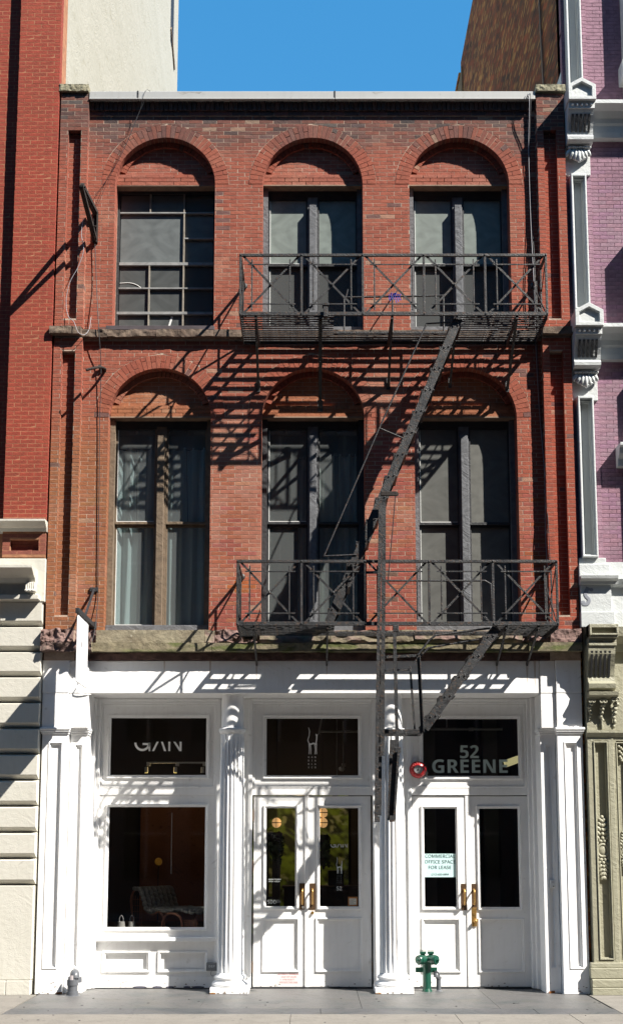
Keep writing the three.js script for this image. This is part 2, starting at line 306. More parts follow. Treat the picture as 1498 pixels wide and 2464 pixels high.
function words(s, f, x, y, z, h, w, align = 'c') {                       // letters h tall and (if given) w wide, standing at y
  const g = new TextGeometry(s, { font: font[f], size: 1, depth: 0.02, curveSegments: 4, bevelEnabled: false }); g.computeBoundingBox();
  const b = g.boundingBox, W = b.max.x - b.min.x, H = b.max.y - Math.min(0, b.min.y) * 0, k = h / H, kx = w ? w / W : k;
  g.translate(-b.min.x - (align === 'c' ? W / 2 : 0), 0, 0).scale(kx, k, 0.1).translate(x, y, z); return g;
}
const polyZ = (pts, z, t = 0.002) => new THREE.ExtrudeGeometry(new THREE.Shape(pts.map(p => new THREE.Vector2(...p))), { depth: t, bevelEnabled: false, curveSegments: 10 }).translate(0, 0, z);

// ---------------------------------------------------------------- ground
{
  const walk = new THREE.Group(); walk.name = 'sidewalk'; walk.userData = { kind: 'structure', label: 'sidewalk of dark bluestone slabs and pale concrete flags along the buildings' }; scene.add(walk); OFF.set(walk, [0, 0, 0]);
  const flags = (list, mat, y) => { for (const [a, b, c, d] of list) part(walk, 'paving_slab', rbox(a + 0.0025, b - 0.0025, y - 0.12 + rr(-0.002, 0.002), y + rr(-0.0012, 0.0012), c + 0.0025, d - 0.0025, 0.003), mat); };
  flags([[-3.74, -1.42, -0.62, 1.55], [-1.42, 0.62, -0.62, 1.55], [0.62, 2.35, -0.62, 1.55], [2.35, 3.74, -0.62, 1.55]], M.slab, 0);
  flags([[-3.76, -2.2, 1.55, 2.06], [-2.2, 0.1, 1.55, 2.06], [0.1, 2.75, 1.55, 2.06], [2.75, 3.76, 1.55, 2.06]], M.slabDark, 0);
  const conc = [];
  for (const x of [-9.2, -7.35, -5.5]) conc.push([x, x + (x > -6 ? 1.74 : 1.85), 0.1, 2.06]);
  for (const x of [3.76, 5.5, 7.35]) conc.push([x, x + 1.74, 0.1, 2.06]);
  for (const x of [-9.4, -7.55, -5.7, -4.0, -2.16, -0.26, 1.72, 3.1, 4.9, 6.75]) conc.push([x, x + ({ '-5.7': 1.7, '-4': 1.84, '-2.16': 1.9, '-0.26': 1.98, '1.72': 1.38, '3.1': 1.8 }[x] ?? 1.85), 2.06, 3.9]);
  flags(conc, M.conc, 0.001);
  structure('sidewalk_bed', [box(-40, 40, -0.3, -0.05, -0.9, 3.9), box(-40, -9.3, -0.05, -0.002, 0, 3.9), box(8.9, 40, -0.05, -0.002, 0, 3.9), box(-3.72, 3.72, -0.05, -0.012, -0.9, 0)], M.conc, 'concrete bed of the sidewalk');
  structure('kerb', [rbox(-40, 40, -0.3, 0.0, 3.9, 4.08, 0.02), rbox(-40, 40, -0.3, 0.0, 14.9, 15.08, 0.02)], M.slab, 'stone kerbs on both sides of the street');
  structure('road', [box(-200, 200, -0.4, -0.14, 4.0, 15.0)], M.asphalt, 'asphalt street in front of the buildings');
  structure('far_sidewalk', [box(-40, 40, -0.3, -0.004, 15.08, 18.6)], M.conc, 'sidewalk on the opposite side of the street');
  structure('ground', [box(-200, 200, -0.6, -0.41, -200, 200)], M.asphalt, 'ground under the street and the buildings');
}

{
  const gum = []; for (let i = 0; i < 60; i++) gum.push(cyl(rr(-5, 5), 0.0035, rr(0.35, 3.6), rr(0.008, 0.022), 0.004, 'y', rr(0.006, 0.018), 8).scale(1, 1, 1));
  const g = new THREE.Mesh(join(gum), std([0.045, 0.045, 0.046], { roughness: 0.9 })); g.name = 'gum_spots'; g.userData = { kind: 'stuff', label: 'dark gum spots trodden into the sidewalk' }; g.receiveShadow = true; scene.add(g);
}

// ---------------------------------------------------------------- the brick building
const bld = thing('brick_building', 'three storey red brick building with arched windows above a white painted shopfront', 'building');
const TOPW = [-2.213, 0.005, 2.207], LOWW = [-2.232, 0.009, 2.24], HW = 0.75, RO = 0.962;
const YS = [11.885, 8.235];                                            // springing of the arches, upper and lower
const cutsF = [...TOPW.map(cx => ({ cx, hw: HW, y0: 9.56, ys: YS[0], r: RO })), ...LOWW.map(cx => ({ cx, hw: HW, y0: 5.04, ys: YS[1], r: RO }))];
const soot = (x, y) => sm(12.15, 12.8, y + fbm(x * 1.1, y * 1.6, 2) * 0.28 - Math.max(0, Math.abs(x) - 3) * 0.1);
function brickTone(x, y, b) {
  const n = fbm(x * 0.9, y * 0.7, 4), k = rnd();
  let c = mix3([0.325, 0.078, 0.049], [0.285, 0.066, 0.043], k);
  c = mix3(c, [0.36, 0.105, 0.068], rnd() * 0.5);
  c = mix3(c, [0.30, 0.112, 0.050], sm(0.15, 1, sm(-0.5, -3.4, x) * sm(9.3, 7, y) + n * 0.3) * (0.75 + 0.25 * rnd()));   // browner, lower left
  c = mix3(c, [0.46, 0.23, 0.175], 0.55 * sm(0.1, 0.7, fbm(x * 1.3, y * 1.1, 9) * 0.7 + 0.7 * sm(1.1, 0.2, Math.hypot((x + 1.1) * 1.2, (y - 6.9) * 0.62)) + 0.4 * sm(0.7, 0, Math.hypot(x - 1.1, y - 8.5)))); // limed
  c = mix3(c, [0.34, 0.062, 0.034], sm(2.9, 3.4, x) * 0.6);
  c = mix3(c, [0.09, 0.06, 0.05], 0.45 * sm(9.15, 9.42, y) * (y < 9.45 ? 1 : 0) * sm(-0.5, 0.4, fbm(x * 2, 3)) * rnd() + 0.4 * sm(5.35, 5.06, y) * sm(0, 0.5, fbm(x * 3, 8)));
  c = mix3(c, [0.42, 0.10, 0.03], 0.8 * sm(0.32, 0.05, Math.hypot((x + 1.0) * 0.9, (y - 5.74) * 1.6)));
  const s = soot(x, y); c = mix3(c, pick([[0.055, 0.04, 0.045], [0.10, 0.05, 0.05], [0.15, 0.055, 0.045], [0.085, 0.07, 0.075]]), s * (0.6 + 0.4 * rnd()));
  if (rnd() < 0.012) c = mix3(c, [0.10, 0.07, 0.08], 0.7);
  if (rnd() < 0.008) c = mix3(c, [0.42, 0.30, 0.24], 0.5);
  return [c[0] * 0.87, c[1] * 0.88, c[2] * 0.76];
}
{
  // the wall behind the bricks: mortar, with the openings through it
  const sh = panelShape(-3.79, 3.79, 4.6, 13.16);
  for (const c of cutsF) { const p = new THREE.Path(), w = HW + 0.004; p.moveTo(c.cx - w, c.y0); p.lineTo(c.cx - w, c.ys); p.absarc(c.cx, c.ys, w, Math.PI, 0, true); p.lineTo(c.cx + w, c.y0); p.closePath(); sh.holes.push(p); }
  part(bld, 'wall', slabZ(sh, -0.4, -0.0024, 0, 40), M.mortar);
  const list = [];
  // brick field, courses 61 mm
  const o = { ch: 0.0612, bl: 0.214, z: 0, cuts: cutsF, depth: 0.25 };
  bond(list, -3.372, 3.372, 5.06, 9.41, o);
  bond(list, -3.372, 3.372, 9.56, 12.985, o);
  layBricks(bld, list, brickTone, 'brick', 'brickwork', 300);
  // piers with sunk panels
  const pier = [], pc = [];
  for (const s of [-1, 1]) {
    const X = (a, b) => s < 0 ? [-b, -a] : [a, b];
    const [a, b] = X(3.372, 3.79), [pa, pb] = X(3.475, 3.665);
    for (const [y0, y1, c, d] of [[5.06, 9.41, 5.27, 9.2], [9.56, 13.28, 9.71, 12.7]]) {
      bond(pier, a, b, y0, y1, { ch: 0.0612, bl: 0.214, z: 0.12, depth: 0.11, rects: [[pa, pb, c, d]], phase: 1 });
      bond(pier, pa, pb, c, d, { ch: 0.0612, bl: 0.200, z: 0.035, depth: 0.03, phase: 1 });
      const sp = panelShape(a + 0.004, b - 0.004, y0, y1, [[pa - 0.003, pb + 0.003, c - 0.004, d + 0.004]]);
      pc.push(slabZ(sp, 0.0, 0.1175), box(pa - 0.01, pb + 0.01, c, d, -0.001, 0.0325));
    }
  }
  for (const h of [0, 4]) part(bld, 'pier', [...pc.slice(h, h + 4), box(h ? 3.38 : -3.78, h ? 3.78 : -3.38, 9.4, 9.57, 0, 0.1)], M.mortar);
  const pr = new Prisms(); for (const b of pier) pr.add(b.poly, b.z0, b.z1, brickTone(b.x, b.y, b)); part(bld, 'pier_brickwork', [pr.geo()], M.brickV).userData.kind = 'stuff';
  // arch rings: radial bricks, some in two pieces
  const vs = [], arcs = [...TOPW.map(c => [c, YS[0]]), ...LOWW.map(c => [c, YS[1]])];
  for (const [cx, ys] of arcs) {
    const N = 38; let alt = 0;
    for (let i = 0; i < N; i++) {
      const a0 = Math.PI * i / N + 0.0038, a1 = Math.PI * (i + 1) / N - 0.0038;
      const seg = (r0, r1) => [[cx + r0 * Math.cos(a0), ys + r0 * Math.sin(a0)], [cx + r1 * Math.cos(a0), ys + r1 * Math.sin(a0)], [cx + r1 * Math.cos(a1), ys + r1 * Math.sin(a1)], [cx + r0 * Math.cos(a1), ys + r0 * Math.sin(a1)]];
      const e = 0.004 + rr(0, 0.006), m = HW + pick([0.068, 0.1, 0.138]);
      if (alt++ % 2 || rnd() < 0.15) vs.push({ poly: seg(HW, RO - e) }); else vs.push({ poly: seg(HW, m - 0.004) }, { poly: seg(m + 0.004, RO - e) });
    }
  }
  const off = vs.map(v => { const [x, y] = v.poly[0]; return { ...v, x, y, z0: -0.25, z1: 0.004 + rr(-0.002, 0.002) }; });
  const archRest = new Prisms(); let k = 0;
  off.sort((p, q) => p.y - q.y).forEach(v => {
    let c = brickTone(v.x, v.y, v); 
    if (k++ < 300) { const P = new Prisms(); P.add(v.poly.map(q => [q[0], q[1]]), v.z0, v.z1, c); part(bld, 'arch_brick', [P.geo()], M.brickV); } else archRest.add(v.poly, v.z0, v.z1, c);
  });
  if (archRest.p.length) part(bld, 'arch_brickwork', [archRest.geo()], M.brickV).userData.kind = 'stuff';
  // recessed inner rings and brick tympana over the windows
  const tp = new Prisms(), tcore = [];
  for (const [cx, ys] of arcs) {
    const R1 = HW - 0.004, R0 = 0.665, N = 34, y0 = ys + 0.05, yc = ys + 0.23;
    for (let i = 0; i < N; i++) { const a0 = Math.PI * i / N + 0.005, a1 = Math.PI * (i + 1) / N - 0.005; if (R0 * Math.sin((a0 + a1) / 2) < 0.235) continue;
      tp.add([[cx + R0 * Math.cos(a0), ys + R0 * Math.sin(a0)], [cx + R1 * Math.cos(a0), ys + R1 * Math.sin(a0)], [cx + R1 * Math.cos(a1), ys + R1 * Math.sin(a1)], [cx + R0 * Math.cos(a1), ys + R0 * Math.sin(a1)]], -0.3, -0.125, brickTone(cx, ys + 0.2, 0)); }
    const lst = []; bond(lst, cx - R1, cx + R1, y0, yc - 0.001, { ch: 0.0605, bl: 0.214, z: -0.128, depth: 0.12 });
    bond(lst, cx - 0.69, cx + 0.69, yc, ys + 0.7, { ch: 0.0612, bl: 0.214, z: -0.165, depth: 0.1 });
    for (const b of lst) { const in0 = b.poly.every(q => Math.hypot(q[0] - cx, q[1] - ys) < (b.y < yc ? 0.757 : 0.72)); if (!in0 && b.y > yc && b.poly.every(q => Math.hypot(q[0] - cx, q[1] - ys) > 0.68)) continue;
      const c = brickTone(b.x, b.y, b), lower = ys < 10; tp.add(b.poly, b.z0, b.z1, mix3(c, lower ? [0.36, 0.15, 0.06] : [0.40, 0.17, 0.125], lower ? 0.5 : 0.35 * rnd())); }
    const s = new THREE.Shape(); s.moveTo(cx - HW, y0); s.lineTo(cx + HW, y0); s.absarc(cx, ys, HW + 0.002, 0, Math.PI, false); s.closePath();
    tcore.push(slabZ(s, -0.33, -0.1675, 0, 32));
  }
  part(bld, 'arch_infill', tcore, M.mortar);
  part(bld, 'infill_brickwork', [tp.geo()], M.brickV).userData.kind = 'stuff';
  // soldier course and corbel under the coping
  const sc = new Prisms();
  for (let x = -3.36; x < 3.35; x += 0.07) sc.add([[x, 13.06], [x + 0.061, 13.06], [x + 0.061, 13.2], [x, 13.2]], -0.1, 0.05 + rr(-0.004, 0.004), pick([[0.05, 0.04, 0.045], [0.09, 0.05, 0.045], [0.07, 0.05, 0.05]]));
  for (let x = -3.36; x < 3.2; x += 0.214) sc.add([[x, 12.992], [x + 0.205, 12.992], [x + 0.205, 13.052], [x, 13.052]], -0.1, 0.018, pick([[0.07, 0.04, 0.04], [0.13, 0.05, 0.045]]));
  part(bld, 'soldier_course', [sc.geo()], M.brickV).userData.kind = 'stuff';
  part(bld, 'parapet', [box(-3.37, 3.37, 12.98, 13.2, -0.35, 0.008)], M.mortar);
  // metal coping in three lengths
  for (const [a, b] of [[-3.365, -2.635], [-2.628, 0.335], [0.342, 3.36]]) {
    part(bld, 'coping', [rbox(a, b, 13.195, 13.312, -0.42, 0.132, 0.008), rbox(a, b, 13.178, 13.2, 0.11, 0.142, 0.004)], M.coping);
  }
  for (const x of [-2.631, 0.338]) part(bld, 'coping_joint', rbox(x - 0.012, x + 0.012, 13.2, 13.318, -0.3, 0.138, 0.004), M.darkFrame);
  for (const s of [-1, 1]) { const a = s < 0 ? -3.815 : 3.372;
    part(bld, 'capstone', [rough(a, a + 0.443, 13.3, 13.405, -0.4, 0.165, 0.008, 16, (x, y) => { const n = fbm(x * 20, y * 20); return mix3([0.20, 0.18, 0.12], [0.30, 0.28, 0.19], 0.5 + n * 0.6); }, 0.018)], M.stoneV); }
  part(bld, 'roof', box(-3.78, 3.78, 12.7, 12.85, -15, -0.39), M.asphalt);
  part(bld, 'side_wall', [box(-3.82, -3.6, 0, 12.7, -15, -0.7), box(3.6, 3.8, 0, 12.7, -15, -0.7), box(-3.8, 3.8, 0, 12.7, -15.2, -15)], M.room);
  part(bld, 'storey_floor', [box(-3.6, 3.6, 9.3, 9.5, -15, -0.4), box(-3.6, 3.6, 4.5, 4.9, -15, -0.4), box(-3.6, 3.6, -0.06, 0.02, -15, -0.7)], M.room);
  part(bld, 'room_wall', [box(-3.6, 3.6, 9.5, 12.7, -5.2, -5), box(-3.6, 3.6, 4.9, 9.3, -4.2, -4), box(-1.13, -1.07, 9.5, 12.7, -5, -0.4), box(1.07, 1.13, 9.5, 12.7, -5, -0.4)], M.roomGrey);

  // stone band between the storeys, broken along its edge
  const bandTone = (x, y, z) => { const n = fbm(x * 5, y * 9, z * 7), m = fbm(x * 22, y * 22, z * 22); return mix3(mix3([0.105, 0.068, 0.05], [0.17, 0.125, 0.09], 0.5 + n * 0.8), [0.06, 0.05, 0.042], sm(0.1, 0.8, m) * 0.6); };
  for (const [a, b, d, t] of [[-3.84, -3.385, 0.215, 0.02], [-3.38, -3.02, 0.10, 0.028], [-3.015, -2.3, 0.09, 0.024], [-2.295, -1.45, 0.095, 0.022], [-1.445, -0.7, 0.09, 0.014], [-0.695, 0.8, 0.075, 0.014], [0.805, 2.1, 0.075, 0.014], [2.105, 3.36, 0.08, 0.014], [3.37, 3.81, 0.205, 0.014]])
    part(bld, 'band_stone', [rough(a, b, a < -3.3 && a > -3.5 ? 9.43 : 9.44, 9.548, -0.05, d, t * 0.55, 6, bandTone, 0.022)], M.stoneV);
  // belt course over the shopfront: sill blocks, moulded course, dark lower bed
  const belt1 = [[-3.83, -3.385, 0.20, 0.045, 1], [-3.38, -3.07, 0.09, 0.04, 1], [-3.065, -1.53, 0.115, 0.004, 0], [-1.525, -1.39, 0.10, 0.012, 2], [-1.385, -0.75, 0.085, 0.03, 1], [-0.745, 0.25, 0.10, 0.009, 2], [0.255, 1.45, 0.09, 0.014, 2], [1.455, 2.98, 0.105, 0.008, 2], [2.985, 3.36, 0.09, 0.03, 1], [3.365, 3.8, 0.2, 0.022, 1]];
  for (const [a, b, d, t, kind] of belt1) part(bld, 'sill_stone', [rough(a, b, 4.868, 5.052, -0.3, d, t, kind === 1 ? 7 : 5, (x, y, z) => {
    const n = fbm(x * 4, y * 6, z * 5), m = fbm(x * 17, y * 17, z * 9);
    let c = kind === 1 ? mix3([0.155, 0.095, 0.082], [0.245, 0.155, 0.135], 0.5 + n * 0.7) : mix3([0.20, 0.165, 0.11], [0.275, 0.24, 0.165], 0.5 + n * 0.7);
    if (kind === 2) c = mix3(c, [0.30, 0.20, 0.175], sm(-0.2, 0.5, n)); c = mix3(c, [0.48, 0.45, 0.38], sm(0.55, 0.9, m) * 0.7 * sm(0.1, 0.6, fbm(x * 3, y * 3, 6) + 0.2)); return mix3(c, [0.06, 0.045, 0.04], sm(0.5, 1.0, -m) * 0.6); }, 0.02)], M.stoneV);
  for (const [a, b] of [[-3.83, -3.1], [-3.095, -1.42], [-1.415, 0.1], [0.105, 1.6], [1.605, 3.05], [3.055, 3.8]]) part(bld, 'belt_stone', [rough(a, b, 4.735, 4.858, -0.05, (a < -3.8 || b > 3.7) ? 0.23 : 0.175, a < -3.8 ? 0.032 : 0.005, a < -3.8 ? 7 : 6, (x, y, z) => {
    const n = fbm(x * 2.2, y * 8, 3), m = fbm(x * 15, y * 15, z * 9); let c = mix3([0.18, 0.155, 0.095], [0.24, 0.20, 0.13], 0.5 + m * 0.5); c = mix3(c, [0.085, 0.105, 0.022], sm(-0.15, 0.45, n) * sm(-3.2, -2.2, x) * 0.85);
    if (x < -3.1) c = mix3([0.12, 0.075, 0.066], [0.18, 0.12, 0.10], 0.5 + m); return mix3(c, [0.05, 0.045, 0.03], sm(0.45, 0.9, m) * 0.7); }, 0.02)], M.stoneV);
  part(bld, 'bed_course', [rough(-3.83, 3.8, 4.625, 4.728, -0.05, 0.075, 0.014, 6, (x, y) => { const m = fbm(x * 9, y * 12, 2); return mix3([0.075, 0.04, 0.034], [0.15, 0.085, 0.07], 0.4 + m * 0.6); }, 0.03)], M.stoneV);
  part(bld, 'mortar_bed', [box(-3.8, 3.8, 4.62, 5.06, -0.3, -0.04), box(-3.8, -3.37, 4.62, 5.06, -0.04, 0.1), box(3.37, 3.8, 4.62, 5.06, -0.04, 0.1)], M.mortar);
}

// ---------------------------------------------------------------- windows of the upper storeys
const ZG = -0.325;                                                       // glass
function lattice(x0, x1, y0, y1, pitch, slope, w) { return [x0, x1, y0, y1, pitch, slope, w]; }
// upper left: steel sash with small panes
{
  const cx = TOPW[0], y0 = 9.62, y1 = 11.925, w = HW;
  const fr = [box(cx - w, cx - w + 0.035, y0, y1, -0.39, -0.29), box(cx + w - 0.035, cx + w, y0, y1, -0.39, -0.29), box(cx - w, cx + w, 11.885, y1, -0.4, -0.28)];
  const win = part(bld, 'window', fr, M.darkFrame, 'steel window with many small panes');
  part(win, 'lintel', rbox(cx - w + 0.001, cx + w - 0.001, 11.925, 11.948, -0.3, -0.13, 0.004), M.lintelWood);
  part(win, 'sill', rbox(cx - w - 0.08, cx + w + 0.02, 9.552, 9.618, -0.3, 0.07, 0.006), std([0.065, 0.05, 0.055], { map: T.stone, roughness: 0.7 }));
  const xs = [cx - w + 0.035, cx - 0.255, cx + 0.262, cx + w - 0.035], rows = [];
  const ho = (y, x0 = xs[0], x1 = xs[3], t = 0.012) => part(win, 'glazing_bar', rbox(x0, x1, y - t, y + t, -0.355, -0.285, 0.004), M.barGrey ??= std([0.26, 0.26, 0.255], { map: T.stone, roughness: 0.7 }));
  ho(9.97, xs[0] - 0.02, xs[3], 0.022); ho(10.365); ho(10.755, xs[0], xs[3], 0.024); ho(11.578); ho(11.165, xs[2], xs[3]); ho(9.632, xs[0], xs[3], 0.008);
  const ve = (x, a, b) => part(win, 'glazing_bar', rbox(x - 0.012, x + 0.012, a, b, -0.355, -0.287, 0.004), M.barBrown ??= std([0.24, 0.21, 0.17], { map: T.stone, roughness: 0.8 }));
  ve(xs[1], 9.64, 10.74); ve(xs[2], 9.64, 11.885); ve(xs[1], 11.58, 11.885);
  const pane = (a, b, c, d, m) => part(win, 'pane', box(a + 0.011, b - 0.011, c + 0.011, d - 0.011, ZG - 0.004, ZG), m);
  const r5 = [[9.64, 9.95], [9.99, 10.355], [10.375, 10.735], [11.588, 11.885]];
  for (const [c, d] of r5) for (let i = 0; i < 3; i++) pane(xs[i], xs[i + 1], c, d, i === 2 ? M.dimGlass : M.dirtyGlass);
  pane(xs[0], xs[2], 10.778, 11.568, M.greySlate ??= (() => { const m = M.dirtyGlass.clone(); m.color.setRGB(0.165, 0.18, 0.18); m.transmission = 0.1; return m; })());
  pane(xs[2], xs[3], 10.778, 11.154, M.greyGlass); pane(xs[2], xs[3], 11.176, 11.568, M.greyGlass);
  part(win, 'tape', [bar([cx + 0.02, 9.65, ZG + 0.003], [cx + 0.10, 9.93, ZG + 0.003], 0.03, 0.001)], M.whiteTrim, 'strip of white tape stuck on the bottom pane');
  part(win, 'crack', tube([[cx - 0.7, 10.46, ZG + 0.004], [cx - 0.55, 10.465, ZG + 0.004], [cx - 0.44, 10.43, ZG + 0.004], [cx - 0.36, 10.37, ZG + 0.004]], 0.006, 12, 5), M.whiteTrim);
}
// pairs of sliding sashes with a post between them
function sashWindow(cx, y0, y1, ymeet, opt) {
  const w = HW, top = opt.top, fr = [];
  fr.push(box(cx - w + 0.002, cx - w + 0.075, y0, y1, -0.4, opt.zj ?? -0.2), box(cx + w - 0.075, cx + w - 0.002, y0, y1, -0.4, -0.22), box(cx - w + 0.002, cx + w - 0.002, top + 0.01, y1 - 0.001, -0.42, -0.39));
  const win = part(bld, 'window', fr, opt.frame, opt.label);
  part(win, 'head', [box(cx - w + 0.07, cx + w - 0.07, top, y1, -0.389, -0.28), rbox(cx - w + 0.07, cx + w - 0.07, top - 0.035, top + 0.002, -0.41, -0.29, 0.004)], M.darkFrame);
  part(win, 'lintel', rbox(cx - w + 0.001, cx + w - 0.001, y1, y1 + 0.022, -0.31, -0.125, 0.004), opt.lintel ?? M.lintelWood);
  part(win, 'mullion', [rbox(cx - 0.052, cx + 0.052, y0, top - 0.16, -0.39, -0.19, 0.008), box(cx - 0.075, cx + 0.075, y0, top, -0.4, -0.27)], opt.mull ?? opt.frame);
  part(win, 'sill', rbox(cx - w + 0.002, cx + w - 0.002, y0 - 0.035, y0 + 0.055, -0.41, opt.zs ?? -0.12, 0.006), opt.sill ?? M.greyWood);
  for (const s of [-1, 1]) {
    const a = s < 0 ? cx - w + 0.075 : cx + 0.075, b = s < 0 ? cx - 0.075 : cx + w - 0.075;
    const st = 0.026;
    for (const [c, d, z, k] of [[ymeet, top, ZG + 0.012, 'u'], [y0 + 0.05, ymeet, ZG - 0.022, 'l']]) {
      const sash = part(win, 'sash', [rbox(a, a + st, c, d, z - 0.03, z + 0.022, 0.004), rbox(b - st, b, c, d, z - 0.03, z + 0.022, 0.004), rbox(a, b, c, c + 0.04, z - 0.03, z + 0.024, 0.004), rbox(a, b, d - 0.035, d, z - 0.03, z + 0.022, 0.004)], opt.sash ?? M.darkFrame);
      part(win, 'pane', box(a + st - 0.004, b - st + 0.004, c + 0.035, d - 0.03, z - 0.006, z - 0.002), opt.pane(s, k));
      if (opt.trim !== false && s < 0) part(win, 'putty_line', [box(a + st - 0.001, a + st + 0.008, c + 0.04, d - 0.05, z + 0.001, z + 0.018), box(a + st, b - st, c + 0.04, c + 0.05, z + 0.001, z + 0.016)], M.whiteTrim);
    }
    if (opt.cord) part(win, 'cord', tube([[a + 0.29, top - 0.05, -0.35], [a + 0.30, (top + ymeet) / 2, -0.352], [a + 0.32, ymeet + 0.05, -0.35]], 0.0035, 10, 4), M.black);
    if (opt.cord) part(win, 'pulley', new THREE.TorusGeometry(0.026, 0.008, 6, 16).translate(a + 0.29, top - 0.055, -0.345), M.black);
  }
  return win;
}
const wFrost = (s, k) => k === 'u' ? M.frost : M.dimGlass;
sashWindow(TOPW[1], 9.63, 11.925, 10.715, { top: 11.82, frame: M.greyWood, mull: M.greyWood, pane: wFrost, label: 'pair of sashes with frosted upper panes behind the railing' });
sashWindow(TOPW[2], 9.63, 11.925, 10.715, { top: 11.82, frame: M.greyWood, mull: M.greyWood, pane: wFrost, label: 'pair of sashes with frosted upper panes over the stair' });
const wired = new THREE.MeshPhysicalMaterial({ transmission: 0.93, thickness: 0, roughness: 0.03, ior: 1.5 }); wired.color.setRGB(0.72, 0.76, 0.76);
sashWindow(LOWW[0], 5.11, 8.27, 6.70, { top: 8.185, frame: M.brownWood, mull: M.brownWood, sash: M.brownWood, sill: M.greyWood, lintel: M.lintelWood, cord: true, pane: () => wired, zj: -0.18, label: 'tall pair of peeling brown sashes with curtains inside' });
sashWindow(LOWW[1], 5.11, 8.27, 6.70, { top: 8.185, frame: M.darkFrame, mull: M.greyWood, cord: true, pane: () => wired, label: 'tall pair of dark sashes behind the steep stair' });
sashWindow(LOWW[2], 5.11, 8.27, 6.69, { top: 8.185, frame: M.greyWood, mull: M.greyWood, cord: false, pane: (s, k) => s < 0 ? (k === 'u' ? M.wireGrey ??= (() => { const m = M.greyGlass.clone(); m.color.setRGB(0.14, 0.143, 0.133); m.transmission = 0.2; return m; })() : M.wireGrey) : M.greyGlass, label: 'tall pair of sashes with grey wired glass' });
// curtains behind the lower windows
function curtain(x0, x1, y0, y1, z, label, rgb, waves) {
  const g = new THREE.PlaneGeometry(x1 - x0, y1 - y0, 70, 14).translate((x0 + x1) / 2, (y0 + y1) / 2, z), p = g.attributes.position, ph = rr(0, 6);
  for (let i = 0; i < p.count; i++) { const u = (p.getX(i) - x0) / (x1 - x0), v = (y1 - p.getY(i)) / (y1 - y0); p.setZ(i, z + 0.034 * Math.sin(u * waves * 6.28 + ph + v * 0.8) + 0.006 * Math.sin(u * waves * 15 + ph * 2) + 0.02 * fbm(u * 3, v * 2, ph)); p.setX(i, p.getX(i) + 0.01 * Math.sin(v * 4 + u * 20)); }
  g.computeVertexNormals();
  const back = g.clone(); const t = thing('curtain', label, 'curtain', [(x0 + x1) / 2, y0, z]);
  part(t, 'drape', [g], std(rgb, { map: T.weave, roughness: 1, side: THREE.DoubleSide }));
  part(t, 'heading', [box(x0, x1, y1 - 0.03, y1 + 0.02, z - 0.02, z + 0.03)], M.greyWood);
}
curtain(-2.93, -2.30, 5.0, 7.9, -0.425, 'grey curtain behind the left half of the brown sash window', [0.62, 0.68, 0.68], 4);
curtain(-2.20, -1.50, 5.0, 7.9, -0.425, 'grey curtain behind the right half of the brown sash window', [0.62, 0.68, 0.68], 4.6);
curtain(-0.22, -0.05, 5.0, 7.8, -0.55, 'narrow drawn back curtain left of the post in the middle window', [0.5, 0.5, 0.48], 2);
curtain(0.06, 0.74, 5.0, 7.8, -0.425, 'pale grey curtain behind the right half of the middle lower window', [0.6, 0.62, 0.58], 6);

